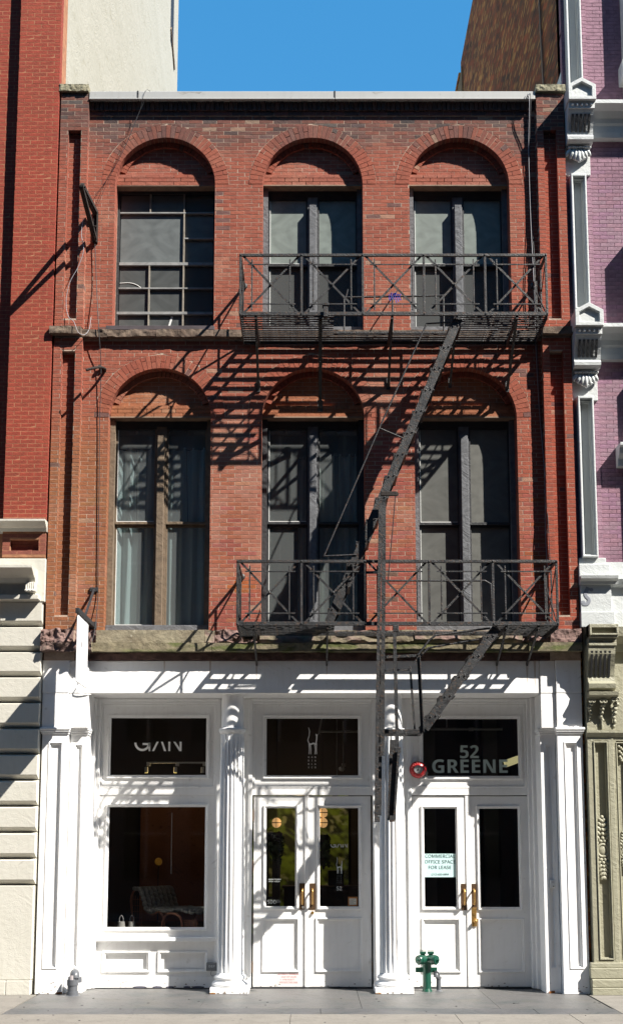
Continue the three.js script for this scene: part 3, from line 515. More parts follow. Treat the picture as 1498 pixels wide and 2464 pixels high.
// ---------------------------------------------------------------- white shopfront
const ZW = -0.62;
{
  // lintel over the shopfront and the blocks at its ends
  part(bld, 'shop_lintel', [rbox(-3.165, 3.225, 4.155, 4.622, -0.66, 0.03, 0.008)], M.whiteRough);
  for (const g of [rbox(-3.435, -3.168, 4.155, 4.622, -0.66, 0.055, 0.008), rbox(-3.815, -3.438, 4.155, 4.622, -0.66, 0.085, 0.008), rbox(-3.43, -3.166, 3.66, 4.151, -0.66, 0.05, 0.008), rbox(-3.81, -3.434, 3.66, 4.151, -0.66, 0.08, 0.008)]) part(bld, 'lintel_block', g, M.whiteRough);
  for (const g of [rbox(3.228, 3.44, 4.155, 4.622, -0.66, 0.05, 0.008), rbox(3.443, 3.80, 4.155, 4.622, -0.66, 0.085, 0.008), rbox(3.226, 3.438, 3.66, 4.151, -0.66, 0.045, 0.008), rbox(3.441, 3.80, 3.66, 4.151, -0.66, 0.08, 0.008)]) part(bld, 'lintel_block', g, M.whiteRough);
  // rust runs under the bracket feet and chips along the foot of the paintwork
  const runs = [[-0.79, 0.3, 0.018], [0.205, 0.22, 0.014], [2.62, 0.26, 0.02], [3.05, 0.34, 0.022], [-2.1, 0.2, 0.012], [-1.45, 0.3, 0.016], [0.95, 0.18, 0.012], [3.16, 0.4, 0.02]];
  for (const [x, h, w] of runs) part(bld, 'rust_run', polyZ([[x - w, 4.617], [x - w * 0.5, 4.617 - h * 0.6], [x - w * 0.1, 4.617 - h], [x + w * 0.3, 4.617 - h * 0.7], [x + w, 4.617]], 0.0295, 0.0012), std([0.60, 0.53, 0.47], { map: T.paint, roughness: 0.6 }));
  const chips = []; for (let i = 0; i < 70; i++) { const k = rnd(), x = rr(-3.15, 3.2); if (Math.abs(x + 1.14) < 0.3 || Math.abs(x - 1.125) < 0.3) { const c = x < 0 ? -1.14 : 1.125; chips.push(ball(c + rr(-0.25, 0.25), rr(0.006, 0.03), 0.0555, rr(0.006, 0.03), rr(0.004, 0.012), 0.002, 5)); continue; } chips.push(ball(x, 0.028 + 0.09 * k * k * k, ZW + (x < -1.36 ? 0.022 : -0.007), rr(0.004, 0.02), rr(0.003, 0.009), 0.0015, 5)); }
  for (let i = 0; i < 26; i++) { const s = rnd() < 0.5; chips.push(ball(s ? rr(-3.79, -3.45) : rr(3.46, 3.79), rr(0.01, 0.2) * rnd() + 0.008, 0.0605, rr(0.004, 0.018), rr(0.003, 0.01), 0.0015, 5)); }
  part(bld, 'paint_chips', chips, std([0.24, 0.20, 0.17], { roughness: 1 })).userData.kind = 'stuff';
  part(bld, 'coping_stain', [polyZ([[-2.05, 13.300], [-1.95, 13.25], [-1.86, 13.292], [-1.70, 13.27], [-1.66, 13.301]], 0.1312, 0.0012), polyZ([[0.9, 13.300], [0.94, 13.265], [1.05, 13.285], [1.1, 13.301]], 0.1312, 0.0012)], std([0.34, 0.335, 0.315], { map: T.stone, roughness: 0.7 }));
  // panelled corner pilasters
  for (const s of [-1, 1]) {
    const F = s < 0 ? [-3.80, -3.435] : [3.442, 3.80], I = s < 0 ? [-3.425, -3.185] : [3.222, 3.435];
    const p = part(bld, 'pilaster', [slabZ(panelShape(F[0], F[1], 0, 3.6, [[F[0] + 0.095, F[1] - 0.075, 0.34, 3.46]]), -0.10, 0.06, 0.005), slabZ(panelShape(I[0], I[1], 0, 3.6, [[I[0] + 0.06, I[1] - 0.06, 0.34, 3.44]]), -0.15, -0.06, 0.005), box(F[0], F[1], 0, 3.6, -0.66, -0.09), box(I[0], I[1], 0, 3.6, -0.66, -0.14)], M.whiteRough);
    part(p, 'panel', [ring(F[0] + 0.125, F[1] - 0.105, 0.37, 3.43, 0.034, 0.028, 0.07), box(F[0] + 0.09, F[1] - 0.07, 0.33, 3.47, -0.1, 0.03)], M.whiteRough);
    part(p, 'panel', [ring(I[0] + 0.09, I[1] - 0.09, 0.37, 3.41, 0.032, -0.09, -0.055), box(I[0] + 0.055, I[1] - 0.055, 0.33, 3.45, -0.14, -0.088)], M.whiteRough);
    const cap = (a, b, z) => [rbox(a - 0.012, b + 0.012, 3.575, 3.605, -0.3, z + 0.018, 0.005), rbox(a - 0.024, b + 0.024, 3.603, 3.632, -0.3, z + 0.034, 0.008), rbox(a - 0.032, b + 0.032, 3.63, 3.668, -0.3, z + 0.046, 0.01)];
    part(p, 'cap_moulding', [...cap(F[0], F[1], 0.06), ...cap(I[0], I[1], -0.06)], M.whiteRough);
    const jx = s < 0 ? -3.185 : 3.222;
    part(p, 'door_casing', [rbox(s < 0 ? jx - 0.02 : jx - 0.10, s < 0 ? jx + 0.10 : jx + 0.02, 0.01, 4.15, -0.66, -0.53, 0.006), rbox(s < 0 ? jx - 0.02 : jx - 0.05, s < 0 ? jx + 0.05 : jx + 0.02, 0.01, 4.15, -0.6, -0.44, 0.006)], M.white);
    part(p, 'rust_patch', [bar([s < 0 ? -3.5 : 3.26, 0.012, s < 0 ? 0.061 : -0.052], [s < 0 ? -3.42 : 3.34, 0.02, s < 0 ? 0.061 : -0.052], 0.03, 0.004)], std([0.25, 0.09, 0.02], { roughness: 1 }));
  }
  // fluted columns
  const fl = (cx, label) => {
    const N = 120, H = 14, pos = [], idx = [], cz = -0.21;
    for (let j = 0; j <= H; j++) for (let i = 0; i <= N; i++) {
      const v = j / H, y = 0.262 + v * 3.34, R = mix(0.188, 0.166, v * v * 0.6 + v * 0.4), a = i / N * Math.PI * 2, ph = (i * 20 / N) % 1, e = v < 0.012 || v > 0.985 ? 0 : 1;
      const r = R - e * 0.026 * Math.pow(Math.sin(Math.PI * ph), 0.7); pos.push(cx + r * Math.cos(a), y, cz + r * Math.sin(a));
    }
    for (let j = 0; j < H; j++) for (let i = 0; i < N; i++) { const a = j * (N + 1) + i, b = a + N + 1; idx.push(a, b, a + 1, a + 1, b, b + 1); }
    const g = new THREE.BufferGeometry(); g.setAttribute('position', new THREE.Float32BufferAttribute(pos, 3)); g.setIndex(idx); g.computeVertexNormals();
    const col = part(bld, 'fluted_column', [g], M.whiteRough, label);
    part(col, 'capital', lathe([[0.10, 3.595], [0.175, 3.595], [0.176, 3.61], [0.19, 3.632], [0.195, 3.655], [0.19, 3.672], [0.162, 3.682], [0.1, 3.69]], cx, cz), M.whiteRough);
    part(col, 'neck', cyl(cx, 3.92, cz, 0.158, 0.47, 'y', 0.156, 32), M.whiteRough);
    part(col, 'base', lathe([[0.1, 0.08], [0.24, 0.08], [0.258, 0.10], [0.258, 0.125], [0.235, 0.15], [0.212, 0.158], [0.205, 0.175], [0.222, 0.19], [0.226, 0.205], [0.215, 0.228], [0.195, 0.236], [0.19, 0.265], [0.1, 0.265]], cx, cz), M.whiteRough);
    part(col, 'plinth', rbox(cx - 0.265, cx + 0.265, 0.0, 0.082, cz - 0.265, cz + 0.265, 0.008), M.whiteRough);
    part(col, 'rust_patch', [ball(cx - 0.22, 0.012, cz + 0.262, 0.05, 0.014, 0.005)], std([0.30, 0.13, 0.03], { roughness: 1 }));
    return col;
  };
  fl(-1.14); fl(1.125);
  const backing = (a, b) => box(a, b, 0.01, 4.15, ZW - 0.05, ZW - 0.004);
  // casings behind the columns
  part(bld, 'casing', [rbox(-1.36, -0.87, 0.015, 4.15, ZW - 0.06, ZW + 0.012, 0.005), rbox(0.87, 1.43, 0.015, 4.15, ZW - 0.06, ZW + 0.012, 0.005), rbox(-0.93, -0.87, 0.015, 4.15, ZW - 0.03, ZW + 0.04, 0.005), rbox(0.87, 0.93, 0.015, 4.15, ZW - 0.03, ZW + 0.04, 0.005), rbox(-1.40, -1.34, 0.015, 4.15, ZW - 0.03, ZW + 0.04, 0.005), rbox(1.38, 1.44, 0.015, 4.15, ZW - 0.03, ZW + 0.04, 0.005)], M.white);
  part(bld, 'head_moulding', [[-3.18, -1.36], [-0.87, 0.87], [1.43, 3.21]].flatMap(([a, b]) => [rbox(a, b, 4.075, 4.154, ZW - 0.05, ZW + 0.05, 0.006), rbox(a, b, 4.115, 4.154, ZW - 0.05, ZW + 0.085, 0.01)]), M.white);
  // transoms
  const transom = (a, b, c, d, ga, gb, gc, gd, label) => {
    const t = part(bld, 'transom', [slabZ(panelShape(a, b, c, d, [[ga - 0.01, gb + 0.01, gc - 0.01, gd + 0.01]]), ZW - 0.04, ZW, 0.004)], M.white, label);
    part(t, 'moulding', ring(ga, gb, gc, gd, 0.05, ZW - 0.004, ZW + 0.026), M.white);
    part(t, 'pane', box(ga - 0.005, gb + 0.005, gc - 0.005, gd + 0.005, ZW - 0.024, ZW - 0.018), M.glass);
    part(t, 'panel_edge', [slabZ(panelShape(a - 0.001, b + 0.001, c - 0.001, d + 0.001, [[a + 0.035, b - 0.035, c + 0.03, d - 0.03]]), ZW - 0.02, ZW + 0.018, 0.005)], M.white);
    return t;
  };
  const t1 = transom(-3.09, -1.40, 2.845, 4.075, -2.94, -1.55, 3.035, 3.868, 'transom with white cut letters and lights inside');
  const t2 = transom(-0.87, 0.87, 2.845, 4.075, -0.668, 0.668, 3.03, 3.862, 'transom with a white cat emblem');
  const t3 = transom(1.44, 3.12, 2.845, 4.075, 1.615, 3.0, 3.022, 3.855, 'transom with large grey house number letters');
  part(bld, 'transom_bar', [rbox(-3.18, -1.36, 2.745, 2.845, ZW - 0.06, ZW + 0.014, 0.006), rbox(-0.87, 0.87, 2.742, 2.845, ZW - 0.06, ZW + 0.014, 0.006), rbox(1.43, 3.20, 2.742, 2.845, ZW - 0.06, ZW + 0.014, 0.006)], M.white);
  // lettering on the transoms, cut like the photograph's: only the lower two thirds of the letters stand
  const zl = ZW - 0.016, white = std([0.82, 0.82, 0.8], { roughness: 0.6 });
  const gan = (x, y, w, h, z, mat, parent) => {
    const u = w / 313, k = h / 62, P = (a, b) => [x + a * u, y + (62 - b) * k], l = [];
    const arc = []; for (let i = 0; i <= 24; i++) { const t = Math.PI * (1 + i / 24) - 0.0; arc.push(P(53 + 53 * Math.cos(t), 6 - 56 * Math.sin(t))); }
    for (let i = 24; i >= 0; i--) { const t = Math.PI * (1 + i / 24); arc.push(P(53 + 39 * Math.cos(t), 6 - 41 * Math.sin(t))); }
    l.push(polyZ(arc, z)); l.push(polyZ([P(54, 8), P(106, 8), P(106, 22), P(54, 22)].reverse(), z)); l.push(polyZ([P(92, 22), P(106, 22), P(106, 62), P(95, 62)].reverse(), z));
    l.push(polyZ([P(147, 0), P(161, 0), P(132, 62), P(117, 62)].reverse(), z)); l.push(polyZ([P(176, 0), P(189, 0), P(212, 62), P(197, 62)].reverse(), z));
    l.push(polyZ([P(225, 0), P(238, 0), P(238, 62), P(225, 62)].reverse(), z)); l.push(polyZ([P(257, 0), P(272, 0), P(300, 40), P(300, 0), P(313, 0), P(313, 62), P(298, 62)].reverse(), z));
    part(parent, 'lettering', l, mat);
  };
  gan(-2.60, 3.385, 0.69, 0.137, zl, white, t1);
  const cat = (x, y, s, z, mat, parent) => {                              // y at the feet; s = metres per unit, figure about 185 units tall
    const Q = (a, b) => [x + a * s, y + b * s, z];
    const bk = [];
    const stroke = (pts, w0, w1) => { const c = new THREE.CatmullRomCurve3(pts.map(p => V3(Q(...p)))), n = 16, L = [], R = []; for (let i = 0; i <= n; i++) { const t = i / n, p = c.getPoint(t), d = c.getTangent(t), w = mix(w0, w1, t) * s / 2; L.push([p.x - d.y * w, p.y + d.x * w]); R.push([p.x + d.y * w, p.y - d.x * w]); } bk.push(polyZ([...R, ...L.reverse()], z + bk.length * 0.0002)); };
    stroke([[-26, 182], [-20, 160], [-22, 125], [-30, 95], [-20, 70]], 3, 7);           // tail
    stroke([[-24, 72], [-10, 68], [8, 74], [22, 68], [28, 78]], 11, 11);                 // back
    stroke([[24, 70], [29, 100], [30, 128]], 9, 9);                                      // neck
    bk.push(polyZ([Q(22, 128), Q(34, 124), Q(38, 138), Q(33, 134), Q(27, 134), Q(23, 141)], z)); // head and ears
    stroke([[-22, 70], [-20, 35], [-22, 0]], 8, 5); stroke([[-14, 66], [-10, 35], [-10, 0]], 7, 5); stroke([[16, 66], [20, 35], [18, 0]], 7, 5); stroke([[28, 70], [27, 35], [29, 0]], 8, 5);
    part(parent, 'cat_emblem', bk, mat);
  };
  cat(0.0, 3.34, 0.00215, zl, white, t2);
  const rowsT = ['GAN', 'DIA', 'BLA', 'SCO'];
  part(t2, 'lettering', rowsT.flatMap((r, i) => [...r].map((ch, k) => words(ch, 'bold', -0.053 + k * 0.048, 3.285 - i * 0.05, zl, 0.023))), white);
  const gl = std([0.36, 0.44, 0.42], { roughness: 0.6 });
  part(t3, 'lettering', [words('52', 'bold', 2.293, 3.282, zl, 0.19, 0.275), words('GREENE', 'bold', 2.297, 3.068, zl, 0.196, 1.10)], gl, 'large grey-green letters');

  // display window
  const sw = part(bld, 'display_window', [slabZ(panelShape(-3.09, -1.40, 0.70, 2.745, [[-2.95, -1.54, 0.85, 2.58]]), ZW - 0.04, ZW, 0.004)], M.white);
  part(sw, 'moulding', ring(-2.94, -1.55, 0.858, 2.571, 0.045, ZW - 0.004, ZW + 0.028), M.white);
  part(sw, 'pane', box(-2.945, -1.545, 0.853, 2.576, ZW - 0.024, ZW - 0.018), M.glass);
  part(sw, 'sill_ledge', [rbox(-3.18, -1.37, 0.665, 0.722, ZW - 0.05, ZW + 0.085, 0.008)], M.white);
  const ap = part(bld, 'apron', [slabZ(panelShape(-3.18, -1.36, 0.02, 0.668, [[-2.98, -2.33, 0.24, 0.51], [-2.19, -1.51, 0.24, 0.51]]), ZW - 0.05, ZW + 0.0, 0.004), box(-3.18, -1.36, 0.02, 0.67, ZW - 0.08, ZW - 0.03)], M.white);
  for (const [a, b] of [[-2.95, -2.36], [-2.16, -1.54]]) part(ap, 'panel', [ring(a, b, 0.27, 0.48, 0.045, ZW - 0.004, ZW + 0.024)], M.white);
  part(ap, 'base_board', rbox(-3.18, -1.36, 0.012, 0.17, ZW - 0.05, ZW + 0.022, 0.006), M.white);
  part(ap, 'peeling_edge', [[-2.45, 0.10], [-2.2, 0.07], [-2.02, 0.06], [-1.78, 0.05], [-1.62, 0.09]].map(([x, w]) => ball(x, 0.022, ZW + 0.022, w, 0.016, 0.004)), std([0.10, 0.10, 0.13], { roughness: 1 }));

  // doors
  const door = (x0, x1, gx0, gx1, gy0, gy1, px0, px1, py0, py1, hingeX, label) => {
    const d = part(bld, 'door', [slabZ(panelShape(x0 + 0.004, x1 - 0.004, 0.022, 2.728, [[gx0 - 0.01, gx1 + 0.01, gy0 - 0.01, gy1 + 0.01], [px0, px1, py0, py1]]), ZW - 0.06, ZW - 0.008, 0.004), box(px0 - 0.02, px1 + 0.02, py0 - 0.02, py1 + 0.02, ZW - 0.05, ZW - 0.026)], M.white, label);
    part(d, 'moulding', ring(gx0, gx1, gy0, gy1, 0.042, ZW - 0.012, ZW + 0.018), M.white);
    part(d, 'panel', ring(px0 + 0.035, px1 - 0.035, py0 + 0.035, py1 - 0.035, 0.042, ZW - 0.022, ZW + 0.012), M.white);
    part(d, 'pane', box(gx0 - 0.005, gx1 + 0.005, gy0 - 0.005, gy1 + 0.005, ZW - 0.034, ZW - 0.028), M.glass);
    if (hingeX !== null) for (const y of [2.45, 1.72, 0.98, 0.30]) part(d, 'hinge', [cyl(hingeX, y, ZW + 0.004, 0.011, 0.13, 'y', 0.011, 10), ball(hingeX, y + 0.075, ZW + 0.004, 0.009), ball(hingeX, y - 0.075, ZW + 0.004, 0.009)], M.bronze);
    return d;
  };
  const pull = (d, x, y0, y1, plateTop) => {
    part(d, 'push_plate', [rbox(x - 0.042, x + 0.042, y0, y1, ZW - 0.01, ZW + 0.0, 0.003)], M.bronze);
    part(d, 'pull_handle', tube([[x, y1 - 0.08, ZW], [x, y1 - 0.085, ZW + 0.06], [x, y1 - 0.11, ZW + 0.085], [x, (y0 + y1) / 2, ZW + 0.085], [x, y0 + 0.11, ZW + 0.08], [x, y0 + 0.085, ZW + 0.06], [x, y0 + 0.08, ZW]], 0.013, 40, 10), M.brass);
  };
  const dA = door(-0.852, -0.092, -0.664, -0.246, 1.152, 2.556, -0.712, -0.196, 0.235, 0.985, -0.855, 'left door leaf with opening hours on its glass');
  pull(dA, -0.143, 1.105, 1.478); part(dA, 'lock', cyl(-0.128, 1.14, ZW + 0.006, 0.02, 0.014, 'z', 0.02, 18), M.steel);
  const dB = door(-0.088, 0.852, 0.108, 0.665, 1.150, 2.556, 0.052, 0.712, 0.235, 0.985, 0.856, 'right door leaf with a small cat emblem and a framed paper');
  pull(dB, 0.003, 1.105, 1.478); part(dB, 'knob', [cyl(0.003, 1.062, ZW + 0.012, 0.022, 0.03, 'z', 0.022, 16)], M.brass);
  part(dB, 'astragal', rbox(-0.108, -0.055, 0.022, 2.735, ZW - 0.01, ZW + 0.014, 0.005), M.white);
  const dC = door(1.445, 2.222, 1.615, 2.072, 1.145, 2.548, 1.57, 2.112, 0.228, 0.978, null, 'left leaf of the house door with a paper notice');
  pull(dC, 2.178, 1.098, 1.472);
  const dD = door(2.226, 3.172, 2.42, 2.975, 1.142, 2.548, 2.378, 3.03, 0.228, 0.978, 3.178, 'right leaf of the house door with a brass lock');
  pull(dD, 2.318, 1.10, 1.472);
  part(dD, 'lock', [rbox(2.284, 2.352, 0.868, 1.132, ZW - 0.004, ZW + 0.012, 0.004), ball(2.33, 0.945, ZW + 0.05, 0.028), cyl(2.33, 0.945, ZW + 0.03, 0.014, 0.05, 'z'), cyl(2.32, 1.05, ZW + 0.014, 0.02, 0.012, 'z')], M.brass);
  part(dD, 'astragal', [rbox(2.216, 2.285, 0.022, 2.735, ZW - 0.01, ZW + 0.006, 0.003), ...[2.5, 2.15, 1.8, 1.42, 0.75, 0.55, 0.2].map(y => ball(2.25, y, ZW + 0.007, 0.007, 0.007, 0.004))], M.white);
  part(bld, 'threshold', [rbox(-0.87, 0.87, -0.02, 0.016, ZW - 0.08, ZW + 0.03, 0.004), rbox(1.43, 3.2, -0.02, 0.016, ZW - 0.08, ZW + 0.03, 0.004)], M.darkFrame);
  // vinyl on the door glass
  const zd = ZW - 0.027, dim = std([0.55, 0.58, 0.57], { roughness: 0.7 });
  gan(0.262, 1.987, 0.245, 0.052, zd, dim, dB); cat(0.387, 1.615, 0.00132, zd, dim, dB);
  part(dB, 'lettering', rowsT.flatMap((r, i) => [...r].map((ch, k) => words(ch, 'reg', 0.362 + k * 0.026, 1.575 - i * 0.03, zd, 0.014))), std([0.22, 0.24, 0.24]));
  part(dB, 'house_number', words('52', 'serif', 0.386, 1.378, zd, 0.055, 0.075), white);
  part(dA, 'lettering', [words('MONDAY TO FRIDAY', 'reg', -0.632, 1.525, zd, 0.017, 0.185, 'l'), words('9:30 am - 6:00 pm', 'reg', -0.632, 1.497, zd, 0.017, 0.165, 'l'), words('SDD', 'reg', -0.645, 1.187, zd, 0.055, 0.125, 'l'), words('SOHO', 'reg', -0.515, 1.232, zd, 0.011, 0.04, 'l'), words('DESIGN', 'reg', -0.515, 1.216, zd, 0.011, 0.06, 'l'), words('DISTRICT', 'reg', -0.515, 1.200, zd, 0.011, 0.066, 'l')], dim);
  // plain partitions and ceilings of the ground floor rooms
  part(bld, 'shop_wall', [box(-3.6, -3.5, 0.02, 4.5, -7, -0.68), box(1.24, 1.34, 0.02, 4.5, -7, -0.68), box(-1.32, -1.22, 0.02, 4.5, -5.2, -1.9)], M.room);
  part(bld, 'shop_wall', [box(-2.84, -1.32, 0.02, 2.72, -3.3, -3.2)], std([0.20, 0.078, 0.036], { roughness: 0.95, map: T.conc }), 'warm brown back wall of the display');
  part(bld, 'shop_wall', [box(-3.5, -1.32, 0.02, 4.5, -3.5, -3.4)], M.room);
  part(bld, 'lobby_wall', [box(1.34, 1.95, 0.02, 4.5, -2.3, -2.2), box(2.72, 2.95, 0.02, 4.5, -2.4, -2.3)], std([0.085, 0.09, 0.08], { roughness: 0.9 }));
  part(bld, 'lobby_wall', [box(1.34, 3.6, 0.02, 4.5, -5.1, -5)], M.room);
  // leafy print on the wall behind the glass doors
  const leafT = tex(512, 2.4, 2.8, (u, v) => { const a = pf(u, v, 9, 3), b = pn(u, v, 26, 5), k = sm(-0.4, 0.7, a + b * 0.5); let c = mix3([0.02, 0.04, 0.01], [0.30, 0.50, 0.06], k); return mix3(c, [0.60, 0.72, 0.42], sm(0.25, 0.7, pf(u, v, 12, 8)) * 0.8); });
  part(bld, 'wall_print', [box(-1.21, 0.62, 0.35, 3.0, -4.05, -4.0)], std([1, 1, 1], { map: leafT, roughness: 0.6 }), 'blurred green leafy print behind the glass doors');
  part(bld, 'shop_wall', [box(-1.22, 1.24, 0.02, 4.5, -4.2, -4.06)], M.room);
}

// ---------------------------------------------------------------- left neighbour
{
  const L = thing('red_building', 'tall red painted brick building with cream rusticated base at the left', 'building', [-4.12, 0, 0]);
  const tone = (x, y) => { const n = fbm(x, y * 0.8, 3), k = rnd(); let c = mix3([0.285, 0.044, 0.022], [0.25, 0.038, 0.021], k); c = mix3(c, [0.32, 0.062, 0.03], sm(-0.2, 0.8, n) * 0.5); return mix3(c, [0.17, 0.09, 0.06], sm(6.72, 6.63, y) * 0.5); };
  const list = [];
  const RP = [-4.435, -3.815];
  bond(list, RP[0], RP[1], 6.62, 17, { ch: 0.0612, bl: 0.214, j: 0.006, z: 0.16, depth: 0.15, phase: 1 });
  bond(list, RP[0], RP[1], 6.14, 6.47, { ch: 0.0612, bl: 0.214, j: 0.005, z: 0.15, depth: 0.14, rects: [[-4.32, -3.915, 6.185, 6.362]] });
  const rec = []; bond(rec, -4.32, -3.915, 6.185, 6.362, { ch: 0.06, bl: 0.214, j: 0.005, z: 0.075, depth: 0.05 });
  bond(list, -5.6, -4.437, 6.5, 17, { ch: 0.0612, bl: 0.214, j: 0.006, z: 0.03, depth: 0.1, phase: 1 });
  layBricks(L, [...list, ...rec], tone, 'brick', 'brickwork', 300, 0.0016);
  part(L, 'wall', [box(-4.431, -3.818, 6.47, 17, -0.3, 0.1588), slabZ(panelShape(-4.431, -3.818, 6.1, 6.5, [[-4.32, -3.915, 6.185, 6.362]]), 0.0, 0.1488), box(-4.431, -3.818, 6.1, 6.5, -0.3, 0.06), box(-5.6, -4.43, 0, 17, -0.3, 0.0288), box(-30, -5.6, 0, 26, -15, 0.03)], M.mortarRed);
  part(L, 'stucco_wall', [box(-4.4, -3.83, 0, 28, -15.06, -0.02)], M.stucco, 'pale weathered stucco side wall above the lower roof');
  part(L, 'upper_wall', [box(-5.6, -3.835, 17, 28, -0.3, 0.15)], M.mortarRed);
  part(L, 'side_opening', box(-3.9, -3.822, 23.55, 28, -13.95, -13.3), M.darkFrame); part(L, 'side_sill', bar([-3.82, 23.9, -13.3], [-3.82, 23.3, -14.2], 0.05, 0.12, [0, 0, 1]), M.brownWood);
  // string course and cream frame
  const prof = (y0, y1, z, k) => [[0, y0], [z * 0.55, y0], [z * 0.62, mix(y0, y1, 0.3)], [z * 0.75, mix(y0, y1, 0.42)], [z * 0.92, mix(y0, y1, 0.72)], [z, mix(y0, y1, 0.82)], [z, y1], [0, y1]];
  part(L, 'string_course', [runX(-4.46, -3.80, prof(6.475, 6.625, 0.30)), runX(-5.6, -4.46, prof(6.475, 6.625, 0.12))], M.cream);
  part(L, 'block', rbox(-4.47, -3.80, 5.45, 6.08, -0.2, 0.17, 0.01), M.cream);
  part(L, 'cornice', [runX(-5.6, -3.91, prof(5.70, 5.90, 0.55)), runX(-5.6, -3.93, [[0, 5.52], [0.2, 5.52], [0.22, 5.70], [0, 5.70]]), rbox(-5.6, -3.86, 5.46, 5.53, 0.0, 0.3, 0.01)], M.cream);
  part(L, 'console', [rbox(-4.04, -3.90, 5.56, 5.70, 0.2, 0.36, 0.02), ...[0, 1, 2, 3, 4].map(i => cyl(-4.025 + i * 0.028, 5.63, 0.35, 0.016, 0.12, 'y', 0.012, 8)), ...[0, 1, 2].map(i => ball(-4.02 + i * 0.045, 5.575, 0.36, 0.03, 0.02, 0.02))], M.cream);
  // rusticated blocks with sloping edges
  let y = 5.47; const hts = [0.365, 0.36, 0.362, 0.365, 0.365, 0.365, 0.363, 0.362, 0.363, 0.36, 0.36];
  for (const h of hts) { const a = y - h, z = 0.16, x0 = -4.45, x1 = -3.83;
    if (a < 1.1) break;
    const g = new THREE.BufferGeometry(), q = (p) => p, P = [];
    const f = [[x0 + 0.03, a + 0.075, z], [x1 - 0.008, a + 0.075, z], [x1 - 0.008, y - 0.03, z], [x0 + 0.03, y - 0.03, z]], b = [[x0 - 0.03, a + 0.012, z - 0.09], [x1 + 0.004, a + 0.012, z - 0.09], [x1 + 0.004, y, z - 0.09], [x0 - 0.03, y, z - 0.09]];
    const T3 = (A, B, C) => P.push(...A, ...B, ...C); T3(f[0], f[1], f[2]); T3(f[0], f[2], f[3]); for (let i = 0; i < 4; i++) { const j = (i + 1) % 4; T3(b[i], b[j], f[j]); T3(b[i], f[j], f[i]); }
    g.setAttribute('position', new THREE.Float32BufferAttribute(P, 3)); g.computeVertexNormals();
    part(L, 'rusticated_block', [g, box(x0 - 0.03, x1 + 0.004, a + 0.012, y, -0.2, z - 0.09)], M.cream); y = a; }
  part(L, 'base_block', [rbox(-4.5, -3.835, 0.2, y - 0.01, -0.2, 0.15, 0.01), rbox(-4.17, -3.84, 0.0, 0.195, -0.2, 0.17, 0.008), rbox(-4.55, -4.175, 0.0, 0.195, -0.2, 0.17, 0.008)], M.cream);
  part(L, 'pier_core', [box(-4.42, -3.84, 0, 5.5, -0.6, 0.035)], std([0.42, 0.40, 0.33], { roughness: 0.8 }));
}

